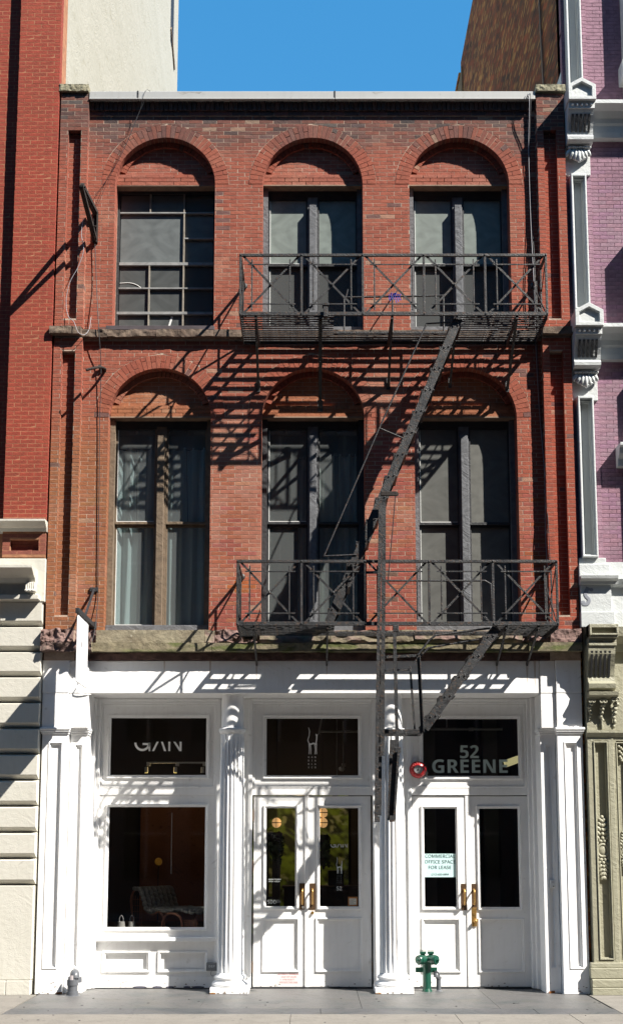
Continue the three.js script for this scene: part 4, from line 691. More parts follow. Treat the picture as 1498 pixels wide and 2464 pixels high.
// ---------------------------------------------------------------- right neighbour
{
  const R = thing('purple_building', 'purple painted brick building with white iron pilaster and olive shopfront at the right', 'building', [4.4, 0, 0]);
  const tone = (x, y) => { const n = fbm(x * 1.2, y * 0.9, 8), k = rnd(); let c = mix3([0.295, 0.168, 0.22], [0.275, 0.155, 0.205], k); c = mix3(c, [0.32, 0.19, 0.238], sm(0, 0.8, n) * 0.6); return mix3(c, [0.18, 0.10, 0.125], sm(0.25, 0.9, -n) * 0.5); };
  const list = [];
  bond(list, 4.19, 5.7, 6.05, 18, { ch: 0.0612, bl: 0.214, j: 0.005, z: 0.0, depth: 0.1 });
  bond(list, 3.805, 4.19, 6.05, 18, { ch: 0.0612, bl: 0.214, j: 0.004, z: 0.02, depth: 0.12, phase: 1 });
  layBricks(R, list, tone, 'brick', 'brickwork', 300, 0.002);
  part(R, 'wall', [box(3.81, 5.7, 5, 18, -0.3, -0.004), box(3.81, 4.187, 5, 18, -0.3, 0.0165), box(5.7, 30, 0, 22, -12.8, 0), box(3.84, 5.7, 18, 22, -0.3, -0.01)], M.mortarPurple);
  part(R, 'side_wall', [box(3.82, 4.4, 0, 21.7, -13.2, -0.02), box(3.82, 4.4, 21.7, 22.0, -12.0, -0.02), rbox(3.76, 4.4, 21.62, 21.74, -13.3, -12.0, 0.02)], M.oldbrick, 'old rough brown brick side wall in the shade');
  part(R, 'rendered_strip', [rough(3.79, 3.83, 12.8, 21.6, -12.7, -11.6, 0.03, 1.5, (x, y, z) => { const n = fbm(y * 0.9, z * 4, 3), m = fbm(y * 5, z * 9, 1); return mix3(mix3([0.32, 0.25, 0.12], [0.14, 0.075, 0.035], 0.5 + n), [0.04, 0.03, 0.02], sm(0.3, 0.8, m)); }, 0.12)], M.stoneV, 'yellowish strip of old render near the back edge');
  part(R, 'wall_cable', tube([[3.79, 13.2, -1.2], [3.79, 16, -1.5], [3.79, 22, -1.6]], 0.02, 8, 5), std([0.3, 0.22, 0.15]));
  part(R, 'flashing', [box(3.80, 3.83, 13.0, 13.75, -0.9, -0.05)], M.greyPaint);
  // white iron pilaster shafts with sunk panels
  const shaft = (y0, y1) => {
    const p = part(R, 'pilaster', [slabZ(panelShape(3.855, 4.085, y0, y1, [[3.885, 4.055, y0 + 0.03, y1 - 0.04]]), 0.02, 0.17, 0.008), box(3.86, 4.08, y0 + 0.01, y1 - 0.01, 0.0, 0.03)], M.greyPaint);
    part(p, 'panel', [ring(3.91, 4.03, y0 + 0.06, y1 - 0.08, 0.028, 0.026, 0.12), box(3.88, 4.06, y0 + 0.03, y1 - 0.04, 0.0, 0.04)], M.greyPaint);
  };
  shaft(13.28, 17.8); shaft(9.83, 11.96); shaft(6.1, 8.5);
  const bracketAt = (y) => {                                              // y of the lower edge of the gabled block
    const x0 = 3.795, x1 = 4.205, cx = 4.0, z0 = 0.02, z1 = 0.44;
    const s = new THREE.Shape([[x0, y], [x1, y], [x1, y + 0.24], [cx, y + 0.355], [x0, y + 0.24]].map(p => new THREE.Vector2(...p)));
    s.holes.push(new THREE.Path([[x0 + 0.06, y + 0.055], [x0 + 0.06, y + 0.205], [cx, y + 0.285], [x1 - 0.06, y + 0.205], [x1 - 0.06, y + 0.055]].map(p => new THREE.Vector2(...p))));
    const s2 = new THREE.Shape([[x0 + 0.02, y + 0.01], [x1 - 0.02, y + 0.01], [x1 - 0.02, y + 0.22], [cx, y + 0.33], [x0 + 0.02, y + 0.22]].map(p => new THREE.Vector2(...p)));
    const br = part(R, 'bracket', [slabZ(s, z0 + 0.3, z1, 0.006), slabZ(s2, z0, z1 - 0.045), rbox(x0, x1, y, y + 0.24, z0, z1 - 0.12, 0.004)], M.greyPaint);
    part(br, 'bead_row', [rbox(x0 + 0.012, x1 - 0.012, y - 0.105, y - 0.001, z0, z1 - 0.06, 0.004), ...[0, 1, 2, 3, 4].map(i => ball(x0 + 0.065 + i * 0.07, y - 0.055, z1 - 0.055, 0.022))], M.greyPaint);
    const pf2 = [[z0, y - 0.55], [0.20, y - 0.55], [0.245, y - 0.52], [0.25, y - 0.475], [0.235, y - 0.455], [0.22, y - 0.44], [0.235, y - 0.36], [0.275, y - 0.26], [0.325, y - 0.18], [0.36, y - 0.106], [z0, y - 0.106]];
    part(br, 'scroll', [runX(x0 + 0.012, x1 - 0.012, pf2)], M.greyPaint);
    part(br, 'groove', [0, 1, 2, 3, 4].map(i => bar([x0 + 0.08 + i * 0.062, y - 0.17, 0.335], [x0 + 0.08 + i * 0.062, y - 0.40, 0.232], 0.034, 0.012, [0, 0.4, 1])), M.darkFrame);
    const lv = [rbox(x0 + 0.0, x1 - 0.03, y - 0.99, y - 0.55, z0, 0.06, 0.006)];
    part(br, 'back_plate', lv, M.greyPaint);
    const lf = []; for (let i = -3; i <= 3; i++) { const a = i / 3, x = cx - 0.01 + a * 0.145; lf.push(new THREE.SphereGeometry(1, 8, 6).scale(0.035, 0.10 - Math.abs(a) * 0.03, 0.045).rotateZ(a * 0.55).translate(x, y - 0.66 - (1 - Math.abs(a)) * 0.07, 0.11 + (1 - Math.abs(a)) * 0.03)); lf.push(ball(x + 0.012, y - 0.595, 0.14, 0.034, 0.022, 0.034)); lf.push(ball(x * 0.5 + cx * 0.5, y - 0.755 - (1 - Math.abs(a)) * 0.045, 0.125, 0.03, 0.024, 0.03)); }
    part(br, 'leaf_carving', lf, M.greyPaint);
  };
  bracketAt(12.985); bracketAt(9.46);
  // cornices right of the pilaster
  const cor = (y, h, z) => part(R, 'cornice', [runX(4.19, 16, [[0, y - h], [z * 0.3, y - h], [z * 0.34, y - h * 0.85], [z * 0.36, y - h * 0.62], [z * 0.42, y - h * 0.55], [z * 0.45, y - h * 0.4], [z * 0.62, y - h * 0.22], [z * 0.9, y - h * 0.14], [z, y - h * 0.12], [z, y], [0, y + 0.02]])], M.greyPaint);
  cor(13.03, 0.46, 0.36); cor(9.53, 0.45, 0.36);
  part(R, 'sill', [runX(4.42, 5.7, [[0, 7.46], [0.12, 7.46], [0.14, 7.56], [0.22, 7.62], [0.24, 7.7], [0.30, 7.72], [0.30, 7.76], [0, 7.77]])], M.greyPaint);
  part(R, 'next_pilaster', [rbox(4.72, 5.2, 13.05, 18, 0, 0.19, 0.01), rbox(4.66, 5.2, 13.45, 13.75, 0, 0.26, 0.01), rbox(4.64, 5.2, 9.55, 10.9, 0, 0.2, 0.01), rbox(4.9, 5.3, 6.1, 9.1, 0, 0.3, 0.01)], M.greyPaint);
  // white pedestal under the shaft
  const ped = part(R, 'pedestal', [rbox(3.81, 4.2, 6.0, 6.1, -0.1, 0.12, 0.008), rbox(3.80, 4.24, 5.80, 6.0, -0.1, 0.17, 0.008), rbox(3.81, 4.25, 5.30, 5.72, -0.1, 0.16, 0.008), rbox(3.80, 4.28, 5.08, 5.30, -0.1, 0.2, 0.008)], M.greyPaint);
  part(ped, 'moulding', [runX(3.80, 4.33, [[0, 5.70], [0.2, 5.70], [0.21, 5.74], [0.27, 5.77], [0.28, 5.81], [0, 5.81]])], M.greyPaint);
  part(R, 'base_course', [runX(4.25, 16, [[-0.1, 5.1], [0.12, 5.1], [0.12, 5.3], [0.06, 5.3], [0.06, 5.68], [0.14, 5.7], [0.18, 5.78], [-0.1, 5.8]]), runX(4.2, 16, [[-0.1, 5.78], [0.02, 5.78], [0.02, 6.06], [-0.1, 6.06]])], M.greyPaint);
  part(ped, 'sprayed_mark', [tube([[3.92, 5.66, 0.162], [3.88, 5.55, 0.162], [3.93, 5.48, 0.162], [3.9, 5.42, 0.162], [3.83, 5.42, 0.162]], 0.028, 20, 8).scale(1, 1, 0.04).translate(0, 0, 0.157), ball(3.965, 5.625, 0.163, 0.03, 0.025, 0.003), ball(3.845, 5.44, 0.163, 0.04, 0.03, 0.003)], std([0.22, 0.23, 0.26], { roughness: 0.8 }));
  // olive shopfront pilaster with bracket, capital and panels
  const O = M.olive, y0 = 5.085;
  const ob = part(R, 'olive_bracket', [slabZ(panelShape(3.865, 4.27, 4.93, y0, [[3.895, 4.24, 4.955, 5.035]]), 0.2, 0.42, 0.005), box(3.865, 4.27, 4.93, y0, 0, 0.36), rbox(3.875, 4.265, 4.895, 4.93, 0, 0.40, 0.012), box(3.865, 4.255, 4.83, 4.893, 0, 0.34), rbox(3.86, 4.25, 4.79, 4.832, 0, 0.36, 0.006)], O);
  part(ob, 'scroll', [runX(3.86, 4.235, [[0, 4.17], [0.22, 4.17], [0.30, 4.20], [0.31, 4.26], [0.25, 4.30], [0.235, 4.36], [0.25, 4.46], [0.29, 4.58], [0.33, 4.68], [0.34, 4.79], [0, 4.79]])], O);
  part(ob, 'groove', [0, 1, 2, 3, 4].map(i => bar([3.91 + i * 0.062, 4.72, 0.333], [3.905 + i * 0.062, 4.36, 0.24], 0.03, 0.012, [0, 0.25, 1])), M.black);
  part(ob, 'rosette', [ball(4.075, 4.86, 0.342, 0.02), ball(4.0, 4.86, 0.338, 0.03, 0.012, 0.01), ball(4.15, 4.86, 0.338, 0.03, 0.012, 0.01), ball(4.215, 4.86, 0.342, 0.022, 0.02, 0.012)], O);
  part(R, 'side_return', [box(3.845, 3.87, 0.05, 5.08, -0.1, 0.1)], O);
  const pl = part(R, 'olive_pilaster', [slabZ(panelShape(3.85, 4.215, 0.05, 4.17, [[3.925, 4.14, 0.46, 3.47]]), 0.03, 0.12, 0.006), box(3.86, 4.2, 0.05, 4.17, -0.1, 0.06), slabZ(panelShape(4.215, 4.6, 0.05, 4.17, [[4.26, 4.4, 0.46, 3.47]]), 0, 0.09, 0.006), box(4.2, 4.6, 0.05, 4.17, -0.1, 0.05)], O);
  part(pl, 'panel', [ring(3.965, 4.10, 0.50, 3.43, 0.034, 0.055, 0.135)], O);
  part(pl, 'panel', [ring(4.28, 4.38, 0.50, 3.43, 0.024, 0.045, 0.1)], O);
  part(pl, 'moulding', [runX(3.84, 4.24, [[0, 3.53], [0.13, 3.53], [0.15, 3.56], [0.17, 3.585], [0.17, 3.62], [0, 3.62]]), runX(4.24, 16, [[0, 3.53], [0.1, 3.53], [0.12, 3.56], [0.14, 3.585], [0.14, 3.62], [0, 3.62]])], O);
  part(pl, 'plinth', [rbox(3.80, 4.27, 0.36, 0.43, -0.1, 0.15, 0.01), rbox(3.79, 4.29, 0.22, 0.36, -0.1, 0.17, 0.01), rbox(3.80, 4.3, 0.10, 0.215, -0.1, 0.19, 0.015), rbox(3.80, 16, 0.0, 0.10, -0.1, 0.2, 0.01)], O);
  const cap = [runX(3.86, 4.27, [[0, 4.05], [0.26, 4.075], [0.30, 4.10], [0.31, 4.15], [0, 4.16]])];
  for (const [x, y, s] of [[3.90, 4.0, 0.8], [4.06, 4.0, 1], [4.23, 4.02, 1.15]]) {
    for (let i = 0; i < 7; i++) cap.push(ball(x + (rnd() - 0.5) * 0.05 * s, y - i * 0.052 * s + 0.02, 0.2 - i * 0.014, 0.045 * s * (1 - i * 0.09), 0.03 * s, 0.05 * (1 - i * 0.08)));
    cap.push(new THREE.TorusGeometry(0.022 * s, 0.012 * s, 6, 14).translate(x - 0.02, y + 0.02, 0.25), new THREE.TorusGeometry(0.022 * s, 0.012 * s, 6, 14).translate(x + 0.03, y + 0.02, 0.25));
  }
  cap.push(cyl(4.06, 3.72, 0.14, 0.016, 0.16, 'y', 0.022, 8));
  part(R, 'carved_capital', cap, O);
  // oval cartouche ornament
  const cart = (cx, cy, s, z, nm) => {
    const l = [new THREE.TorusGeometry(0.055, 0.012, 8, 24).scale(0.85 * s, 1.2 * s, 1).translate(cx, cy, z + 0.012), ball(cx, cy, z, 0.042 * s, 0.06 * s, 0.022)];
    for (let i = 0; i < 14; i++) { const a = i / 14 * 6.283; l.push(ball(cx + Math.cos(a) * 0.078 * s, cy + Math.sin(a) * 0.10 * s, z + 0.01, 0.018 * s, 0.02 * s, 0.018)); }
    for (let i = 0; i < 5; i++) for (const q of [-1, 1]) { l.push(new THREE.SphereGeometry(1, 7, 6).scale(0.017 * s, 0.034 * s, 0.016).rotateZ(-q * 0.6).translate(cx + q * (0.045 - i * 0.008) * s, cy + (0.14 + i * 0.045) * s, z + 0.012)); l.push(new THREE.SphereGeometry(1, 7, 6).scale(0.016 * s, 0.03 * s, 0.015).rotateZ(q * 0.6).translate(cx + q * (0.035 - i * 0.006) * s, cy - (0.13 + i * 0.04) * s, z + 0.012)); }
    for (let i = 0; i < 6; i++) { l.push(ball(cx, cy + (0.13 + i * 0.045) * s, z + 0.014, 0.016 * s, 0.02 * s, 0.016)); if (i < 5) l.push(ball(cx, cy - (0.13 + i * 0.04) * s, z + 0.014, 0.015 * s, 0.019 * s, 0.015)); }
    for (const q of l) { q.translate(-cx, 0, 0).scale(1.25, 1, 1.1).translate(cx, 0, 0); }
    part(pl, nm, l, O);
  };
  cart(4.03, 1.95, 1.3, 0.065, 'cartouche'); cart(4.335, 1.92, 0.85, 0.055, 'cartouche');
  part(pl, 'leaf_drop', [...Array(9)].map((_, i) => ball(4.33 + (i % 3 - 1) * 0.03 * (1 - i / 12), 3.40 - i * 0.025, 0.07, 0.022, 0.022, 0.02)), O);
  part(R, 'shop_bay', [box(4.58, 16, 0.05, 4.9, -0.5, -0.2), runX(4.27, 16, [[0, 4.75], [0.1, 4.75], [0.12, 4.85], [0.22, 4.95], [0.24, 5.08], [0, 5.09]]), box(4.27, 16, 4.17, 4.75, -0.3, 0.02)], O);
}
// ---------------------------------------------------------------- the building across the street
{
  const Bo = thing('opposite_building', 'brown stone building across the street mirrored in the windows', 'building', [0, 0, 18.6]);
  const holes = []; for (let i = -15; i < 15; i++) for (let k = 0; k < 6; k++) holes.push([i * 2 + 0.35, i * 2 + 1.65, 1 + k * 4.1, 3.7 + k * 4.1]);
  part(Bo, 'wall', slabZ(panelShape(-31, 31, 0, 25.5, holes), 18.6, 19), std([0.13, 0.10, 0.085], { map: T.conc, roughness: 0.9 }));
  const w = part(Bo, 'window', [box(-30.9, 30.9, 0, 25.4, 19.05, 19.1)], M.black);
  part(w, 'window_frame', holes.flatMap(([a, b, c, d]) => [box((a + b) / 2 - 0.03, (a + b) / 2 + 0.03, c, d, 18.85, 18.95), box(a, b, (c + d) / 2 - 0.03, (c + d) / 2 + 0.03, 18.85, 18.94)]), M.cream);
  part(Bo, 'roof', box(-31, 31, 25.4, 25.7, 18.5, 34), M.darkFrame);
}

// ---------------------------------------------------------------- fire escape
{
  const fe = thing('fire_escape', 'rusty black iron fire escape with two railed balconies, steep stair and drop ladder', 'fire escape', [1.1, 2.3, 0.5]);
  const I = M.iron, up = [0, 0, 1];
  const balcony = (x0, x1, yb, yt, open, braces) => {
    const zf = 0.99, n = 5, w = (x1 - x0) / n;
    const b = part(fe, 'balcony', [bar([x0, yb - 0.03, 0.02], [x0, yb - 0.03, zf], 0.012, 0.06, [0, 1, 0]), bar([x1, yb - 0.03, 0.02], [x1, yb - 0.03, zf], 0.012, 0.06, [0, 1, 0]), bar([x0, yb - 0.03, 0.06], [x1, yb - 0.03, 0.06], 0.012, 0.05, [0, 1, 0])], I);
    part(b, 'top_rail', rbox(x0 - 0.015, x1 + 0.015, yt - 0.02, yt + 0.02, zf - 0.016, zf + 0.016, 0.005), I);
    part(b, 'bottom_rail', rbox(x0 - 0.015, x1 + 0.015, yb - 0.027, yb + 0.027, zf - 0.012, zf + 0.016, 0.005), I);
    for (let i = 0; i <= n; i++) part(b, 'post', [rbox(x0 + i * w - 0.016, x0 + i * w + 0.016, yb, yt, zf - 0.016, zf + 0.012, 0.004), ball(x0 + i * w, yt, zf + 0.018, 0.012, 0.012, 0.008), ball(x0 + i * w, yb, zf + 0.018, 0.012, 0.012, 0.008)], I);
    for (let i = 0; i < n; i++) {
      const a = x0 + i * w, c = a + w;
      part(b, 'cross_brace', [bar([a + 0.04, yt - 0.01, zf - 0.004], [c - 0.04, yb + 0.01, zf - 0.004], 0.027, 0.009), bar([c - 0.04, yt - 0.01, zf - 0.014], [a + 0.04, yb + 0.01, zf - 0.014], 0.027, 0.009), ball((a + c) / 2, (yb + yt) / 2, zf + 0.006, 0.015, 0.015, 0.01)], I);
      for (const q of [0.19, 0.81]) part(b, 'baluster', bar([a + w * q, yb + 0.055, zf + 0.006], [a + w * q, yt - 0.06, zf + 0.006], 0.02, 0.012, up, 0.004), I);
      for (const y of [yt - 0.142, yb + 0.142]) part(b, 'cross_bar', bar([a + w * 0.12, y, zf + 0.012], [a + w * 0.9, y, zf + 0.012], 0.019, 0.009, up, 0.003), I);
    }
    for (const x of [x0, x1]) {                                            // end railings back to the wall
      part(b, 'side_rail', [bar([x, yt, 0.0], [x, yt, zf], 0.032, 0.03, [0, 1, 0]), ball(x, yt, 0.02, 0.05, 0.05, 0.02)], I);
      part(b, 'side_rail', bar([x, yb, 0.0], [x, yb, zf], 0.014, 0.05, [0, 1, 0]), I);
      for (const z of [0.25, 0.6]) part(b, 'baluster', bar([x, yb + 0.03, z], [x, yt - 0.02, z], 0.02, 0.014, up), I);
      part(b, 'cross_brace', [bar([x + 0.006, yb + 0.02, 0.05], [x + 0.006, yt - 0.02, zf - 0.03], 0.009, 0.026, [0, 1, 0]), bar([x - 0.006, yt - 0.02, 0.05], [x - 0.006, yb + 0.02, zf - 0.03], 0.009, 0.026, [0, 1, 0])], I);
    }
    const ys = yb - 0.012;
    for (let k = 0; k < 12; k++) { const z = 0.075 + k * 0.0765, th = 0.036;
      const runs = z > open[2] ? [[x0, open[0]], [open[1], x1]] : [[x0, x1]];
      for (const [p, q] of runs) part(b, 'slat', bar([p, ys + rr(-0.003, 0.003), z], [q, ys + rr(-0.004, 0.004), z + rr(-0.003, 0.003)], 0.010, th, up), I); }
    part(b, 'opening_edge', [bar([open[0], ys - 0.01, open[2]], [open[0], ys - 0.01, zf], 0.03, 0.03, up), bar([open[1], ys - 0.01, open[2]], [open[1], ys - 0.01, zf], 0.03, 0.03, up), bar([open[0], ys - 0.01, open[2]], [open[1], ys - 0.01, open[2]], 0.03, 0.03, up)], I);
    for (const [x, drop, t] of braces) part(b, 'bracket', [bar([x, yb - 0.045, 0], [x, yb - 0.045, zf], t, 0.045, [0, 1, 0]), bar([x, yb - 0.07, 0.92], [x, yb - drop, 0.02], t, 0.04, up), bar([x, yb - drop - 0.05, 0.015], [x, yb - drop + 0.12, 0.015], t * 1.6, 0.02, up)], I);
    return b;
  };
  const U = balcony(-1.01, 3.282, 9.385, 10.255, [0.30, 2.03, 0.40], [[-0.79, 0.72, 0.034], [0.115, 1.02, 0.05], [1.115, 0.68, 0.034], [2.02, 0.66, 0.03], [2.86, 0.72, 0.034]]);
  const Lb = balcony(-1.012, 3.312, 4.985, 5.845, [0.30, 2.45, 0.42], [[-0.79, 0.42, 0.024], [0.205, 0.42, 0.024], [2.62, 0.42, 0.024], [3.05, 0.42, 0.024]]);
  part(U, 'hanger_hook', [rbox(0.155, 0.215, 9.33, 9.50, 0.95, 1.04, 0.006), rbox(0.14, 0.23, 9.49, 9.53, 0.93, 1.05, 0.006)], I);
  // steep stair between the balconies
  const stair = (a, b, zin, zout, nT, w, name, tread) => {
    const s = part(fe, name, [bar([a[0], a[1], zout], [b[0], b[1], zout], w, 0.014), bar([a[0], a[1], zin], [b[0], b[1], zin], w, 0.014)], I);
    const dx = a[0] - b[0], dy = a[1] - b[1];
    for (let i = 0; i < nT; i++) { const t = (i + 0.6) / nT, x = b[0] + dx * t, y = b[1] + dy * t;
      part(s, 'tread', [rbox(x - tread, x + tread, y - 0.008, y + 0.008, zin - 0.01, zout - 0.004, 0.003), bar([x - tread - 0.005, y - 0.02, zin], [x - tread - 0.005, y - 0.02, zout + 0.006], 0.012, 0.05, [0, 1, 0])], I);
      const L = Math.hypot(dx, dy), ux = dx / L, uy = dy / L;
      part(s, 'bolt', [ball(x - 0.026 - ux * 0.02, y - uy * 0.02 + 0.008, zout + 0.01, 0.012), ball(x + 0.034, y + 0.005, zout + 0.01, 0.012)], I); }
    return s;
  };
  const S1 = stair([2.055, 9.36], [0.225, 5.02], 0.46, 0.93, 14, 0.118, 'stair', 0.085);
  part(S1, 'handrail', pipe([[1.945, 9.285, 0.94], [1.60, 9.265, 0.94], [0.925, 7.745, 0.94], [0.158, 5.93, 0.94], [0.60, 5.95, 0.94]], 0.012), I);
  part(S1, 'handrail_stay', pipe([[0.925, 7.745, 0.94], [1.25, 7.60, 0.94]], 0.012), I);
  // pipe rail round the upper stair hole
  part(U, 'guard_rail', pipe([[0.46, 9.37, 0.40], [0.46, 9.90, 0.40], [1.90, 9.93, 0.40], [1.90, 9.36, 0.40]], 0.014), I);
  part(U, 'guard_post', pipe([[1.16, 9.36, 0.41], [1.16, 9.92, 0.41]], 0.014), I);
  part(U, 'guard_stay', [bar([0.49, 9.9, 0.40], [0.53, 10.2, 0.02], 0.014, 0.014, [1, 0, 0]), bar([1.20, 9.92, 0.40], [1.26, 10.2, 0.02], 0.014, 0.014, [1, 0, 0])], I);
  part(U, 'twine', [0, 1, 2, 3, 4, 5].map(i => tube([[1.10 + i * 0.03, 9.93, 0.415], [1.12 + i * 0.032, 9.95 + rr(-0.02, 0.02), 0.43], [1.11 + i * 0.03, 9.90, 0.42], [1.13 + i * 0.03, 9.86 - rr(0, 0.06), 0.42]], 0.005, 12, 4)), std([0.05, 0.07, 0.55]), 'blue plastic twine knotted on the pipe rail');
  part(Lb, 'guard_rail', pipe([[0.95, 5.70, 0.42], [2.42, 5.70, 0.42], [2.50, 5.65, 0.42], [2.52, 4.97, 0.42]], 0.014), I);
  // lower counterbalanced stair and hanging landing
  const S2 = stair([2.49, 4.93], [1.50, 3.575], 0.56, 0.94, 5, 0.125, 'drop_stair', 0.10);
  part(S2, 'handrail', pipe([[2.40, 4.93, 0.96], [1.66, 4.83, 0.96], [1.57, 4.76, 0.96], [1.42, 4.56, 0.96]], 0.014), I);
  part(S2, 'handrail', pipe([[2.30, 4.84, 0.58], [1.60, 4.72, 0.58], [1.40, 4.52, 0.58]], 0.013), I);
  const ld = part(fe, 'landing', [rbox(0.95, 1.47, 3.50, 3.56, 0.93, 0.965, 0.004), rbox(0.95, 1.47, 3.50, 3.56, 0.55, 0.58, 0.004), rbox(0.95, 0.985, 3.50, 3.56, 0.55, 0.96, 0.004), rbox(1.43, 1.47, 3.50, 3.56, 0.55, 0.96, 0.004)], I);
  for (let i = 0; i < 5; i++) part(ld, 'slat', rbox(0.97, 1.46, 3.518, 3.53, 0.60 + i * 0.072, 0.64 + i * 0.072, 0.003), I);
  part(ld, 'hanger', [bar([1.425, 4.58, 0.955], [1.465, 3.52, 0.955], 0.036, 0.012), bar([1.445, 4.55, 0.98], [1.485, 3.53, 0.98], 0.012, 0.03)], I);
  part(ld, 'hanger', bar([1.345, 4.46, 0.58], [1.40, 3.52, 0.58], 0.03, 0.014), I);
  part(ld, 'hanger_bar', [bar([0.93, 4.535, 0.95], [1.44, 4.56, 0.95], 0.035, 0.014), bar([0.95, 4.40, 0.57], [1.36, 4.42, 0.57], 0.03, 0.014)], I);
  // drop ladder with its guide
  const dl = part(fe, 'drop_ladder', [bar([0.925, 6.70, 1.10], [0.835, 2.36, 1.10], 0.045, 0.03), bar([0.975, 6.70, 1.06], [0.925, 3.2, 1.06], 0.055, 0.02)], I);
  part(dl, 'rail', [bar([1.10, 4.99, 1.06], [1.125, 3.26, 1.06], 0.045, 0.03), bar([1.09, 3.42, 0.92], [1.045, 2.35, 0.92], 0.11, 0.02), bar([1.15, 3.30, 0.95], [1.085, 2.36, 0.95], 0.03, 0.05)], I);
  for (let i = 0; i < 8; i++) { const y = 2.55 + i * 0.24, x = 0.838 + (y - 2.36) * 0.0207; part(dl, 'rung', pipe([[x, y, 1.08], [x + 0.06, y - 0.004, 0.62]], 0.011), I); }
  part(dl, 'ladder_foot', rbox(0.815, 0.885, 2.325, 2.40, 1.07, 1.13, 0.004), I); part(dl, 'ladder_foot', rbox(1.02, 1.085, 2.33, 2.41, 0.9, 0.98, 0.004), I);
  part(dl, 'inner_rail', bar([0.935, 4.5, 0.64], [0.90, 2.42, 0.64], 0.06, 0.016), I);
  part(dl, 'pulley_arm', [rbox(0.93, 1.15, 6.74, 6.80, 1.05, 1.09, 0.005), cyl(1.145, 6.765, 1.07, 0.03, 0.02, 'z')], M.rust);
  part(dl, 'cable', tube([[1.13, 6.75, 1.08], [1.09, 6.3, 1.07], [1.02, 5.55, 1.05]], 0.007, 12, 5), M.cable);
  part(dl, 'bracket', [rbox(1.09, 1.17, 3.24, 3.31, 1.0, 1.08, 0.006), bar([1.135, 3.25, 1.085], [1.15, 3.17, 1.09], 0.01, 0.01)], I); part(dl, 'bracket', rbox(1.085, 1.16, 4.86, 4.95, 1.0, 1.08, 0.01), I);
  part(dl, 'guide_stay', bar([0.55, 5.71, 0.9], [0.93, 5.68, 1.05], 0.035, 0.012), I);
}

// ---------------------------------------------------------------- fixtures hung on the front
{
  const a = thing('hoist_bracket', 'rusty triangular iron bracket sticking out of the wall beside the top left window', 'bracket', [-3.24, 10.96, 0]);
  part(a, 'wall_channel', [rbox(-3.275, -3.205, 10.93, 11.44, -0.005, 0.03, 0.004), rbox(-3.222, -3.205, 10.93, 11.44, 0.0, 0.06, 0.003)], M.rust);
  part(a, 'arm', bar([-3.255, 11.40, 0.02], [-3.265, 11.27, 1.03], 0.045, 0.06, [0, 1, 0]), M.rust);
  part(a, 'arm', bar([-3.215, 11.42, 0.02], [-3.235, 11.29, 1.03], 0.012, 0.05, [0, 1, 0]), M.rust);
  part(a, 'strut', bar([-3.25, 10.96, 0.02], [-3.27, 11.25, 1.03], 0.045, 0.055, [0, 1, 0]), M.rust);
  part(a, 'strut', bar([-3.215, 10.98, 0.02], [-3.24, 11.24, 0.98], 0.012, 0.045, [0, 1, 0]), M.rust);
  part(a, 'pulley', [cyl(-3.25, 11.26, 1.03, 0.055, 0.04, 'x'), cyl(-3.25, 11.26, 1.03, 0.015, 0.09, 'x')], M.rust);
  part(a, 'pin', cyl(-3.24, 11.05, 0.3, 0.012, 0.12, 'x'), M.rust);
  part(a, 'bolt', [ball(-3.24, 11.40, 0.035, 0.014), ball(-3.24, 11.37, 0.035, 0.014)], M.rust);
}
{
  const h = thing('wall_hook', 'small bent iron strap on the wall between the two left windows', 'hook', [-3.09, 8.96, 0]);
  part(h, 'strap', tube([[-3.05, 8.945, 0.0], [-3.03, 8.93, 0.12], [-3.08, 8.90, 0.26], [-3.17, 8.84, 0.36], [-3.25, 8.80, 0.40]], 0.02, 20, 6).scale(1, 1, 1), M.rust);
  part(h, 'plate', [rbox(-3.13, -3.06, 8.955, 8.985, -0.005, 0.05, 0.005), ball(-3.12, 8.985, 0.05, 0.03)], M.rust);
}
{
  const s = thing('hanging_sign', 'white blade sign hanging from a dark iron arm left of the shopfront', 'sign', [-3.13, 4.17, 0]);
  part(s, 'sign_panel', rbox(-3.142, -3.122, 4.18, 5.075, 0.42, 1.16, 0.004), std([0.86, 0.86, 0.86], { map: T.paint, roughness: 0.4 }));
  part(s, 'arm', [rbox(-3.16, -3.105, 5.10, 5.165, 0.0, 1.2, 0.006)], M.darkFrame);
  part(s, 'brace', bar([-3.13, 5.66, 0.015], [-3.13, 5.15, 0.66], 0.028, 0.022, [0, 1, 0]), M.darkFrame);
  part(s, 'wall_plate', rbox(-3.19, -3.07, 5.63, 5.69, -0.005, 0.025, 0.004), M.darkFrame); part(s, 'wall_plate', rbox(-3.18, -3.08, 5.08, 5.19, -0.02, 0.03, 0.004), M.darkFrame);
  part(s, 'clip', [rbox(-3.14, -3.124, 5.07, 5.105, 0.5, 0.53, 0.003), rbox(-3.14, -3.124, 5.07, 5.105, 1.05, 1.08, 0.003)], M.steel);
  const dots = []; for (let i = 0; i < 9; i++) dots.push(box(-3.1225, -3.1205, 4.32 + i * 0.08, 4.335 + i * 0.08, 0.60, 0.64)); dots.push(box(-3.1225, -3.1205, 4.68, 4.75, 0.86, 0.95));
  part(s, 'lettering', dots, M.cableGrey);
}
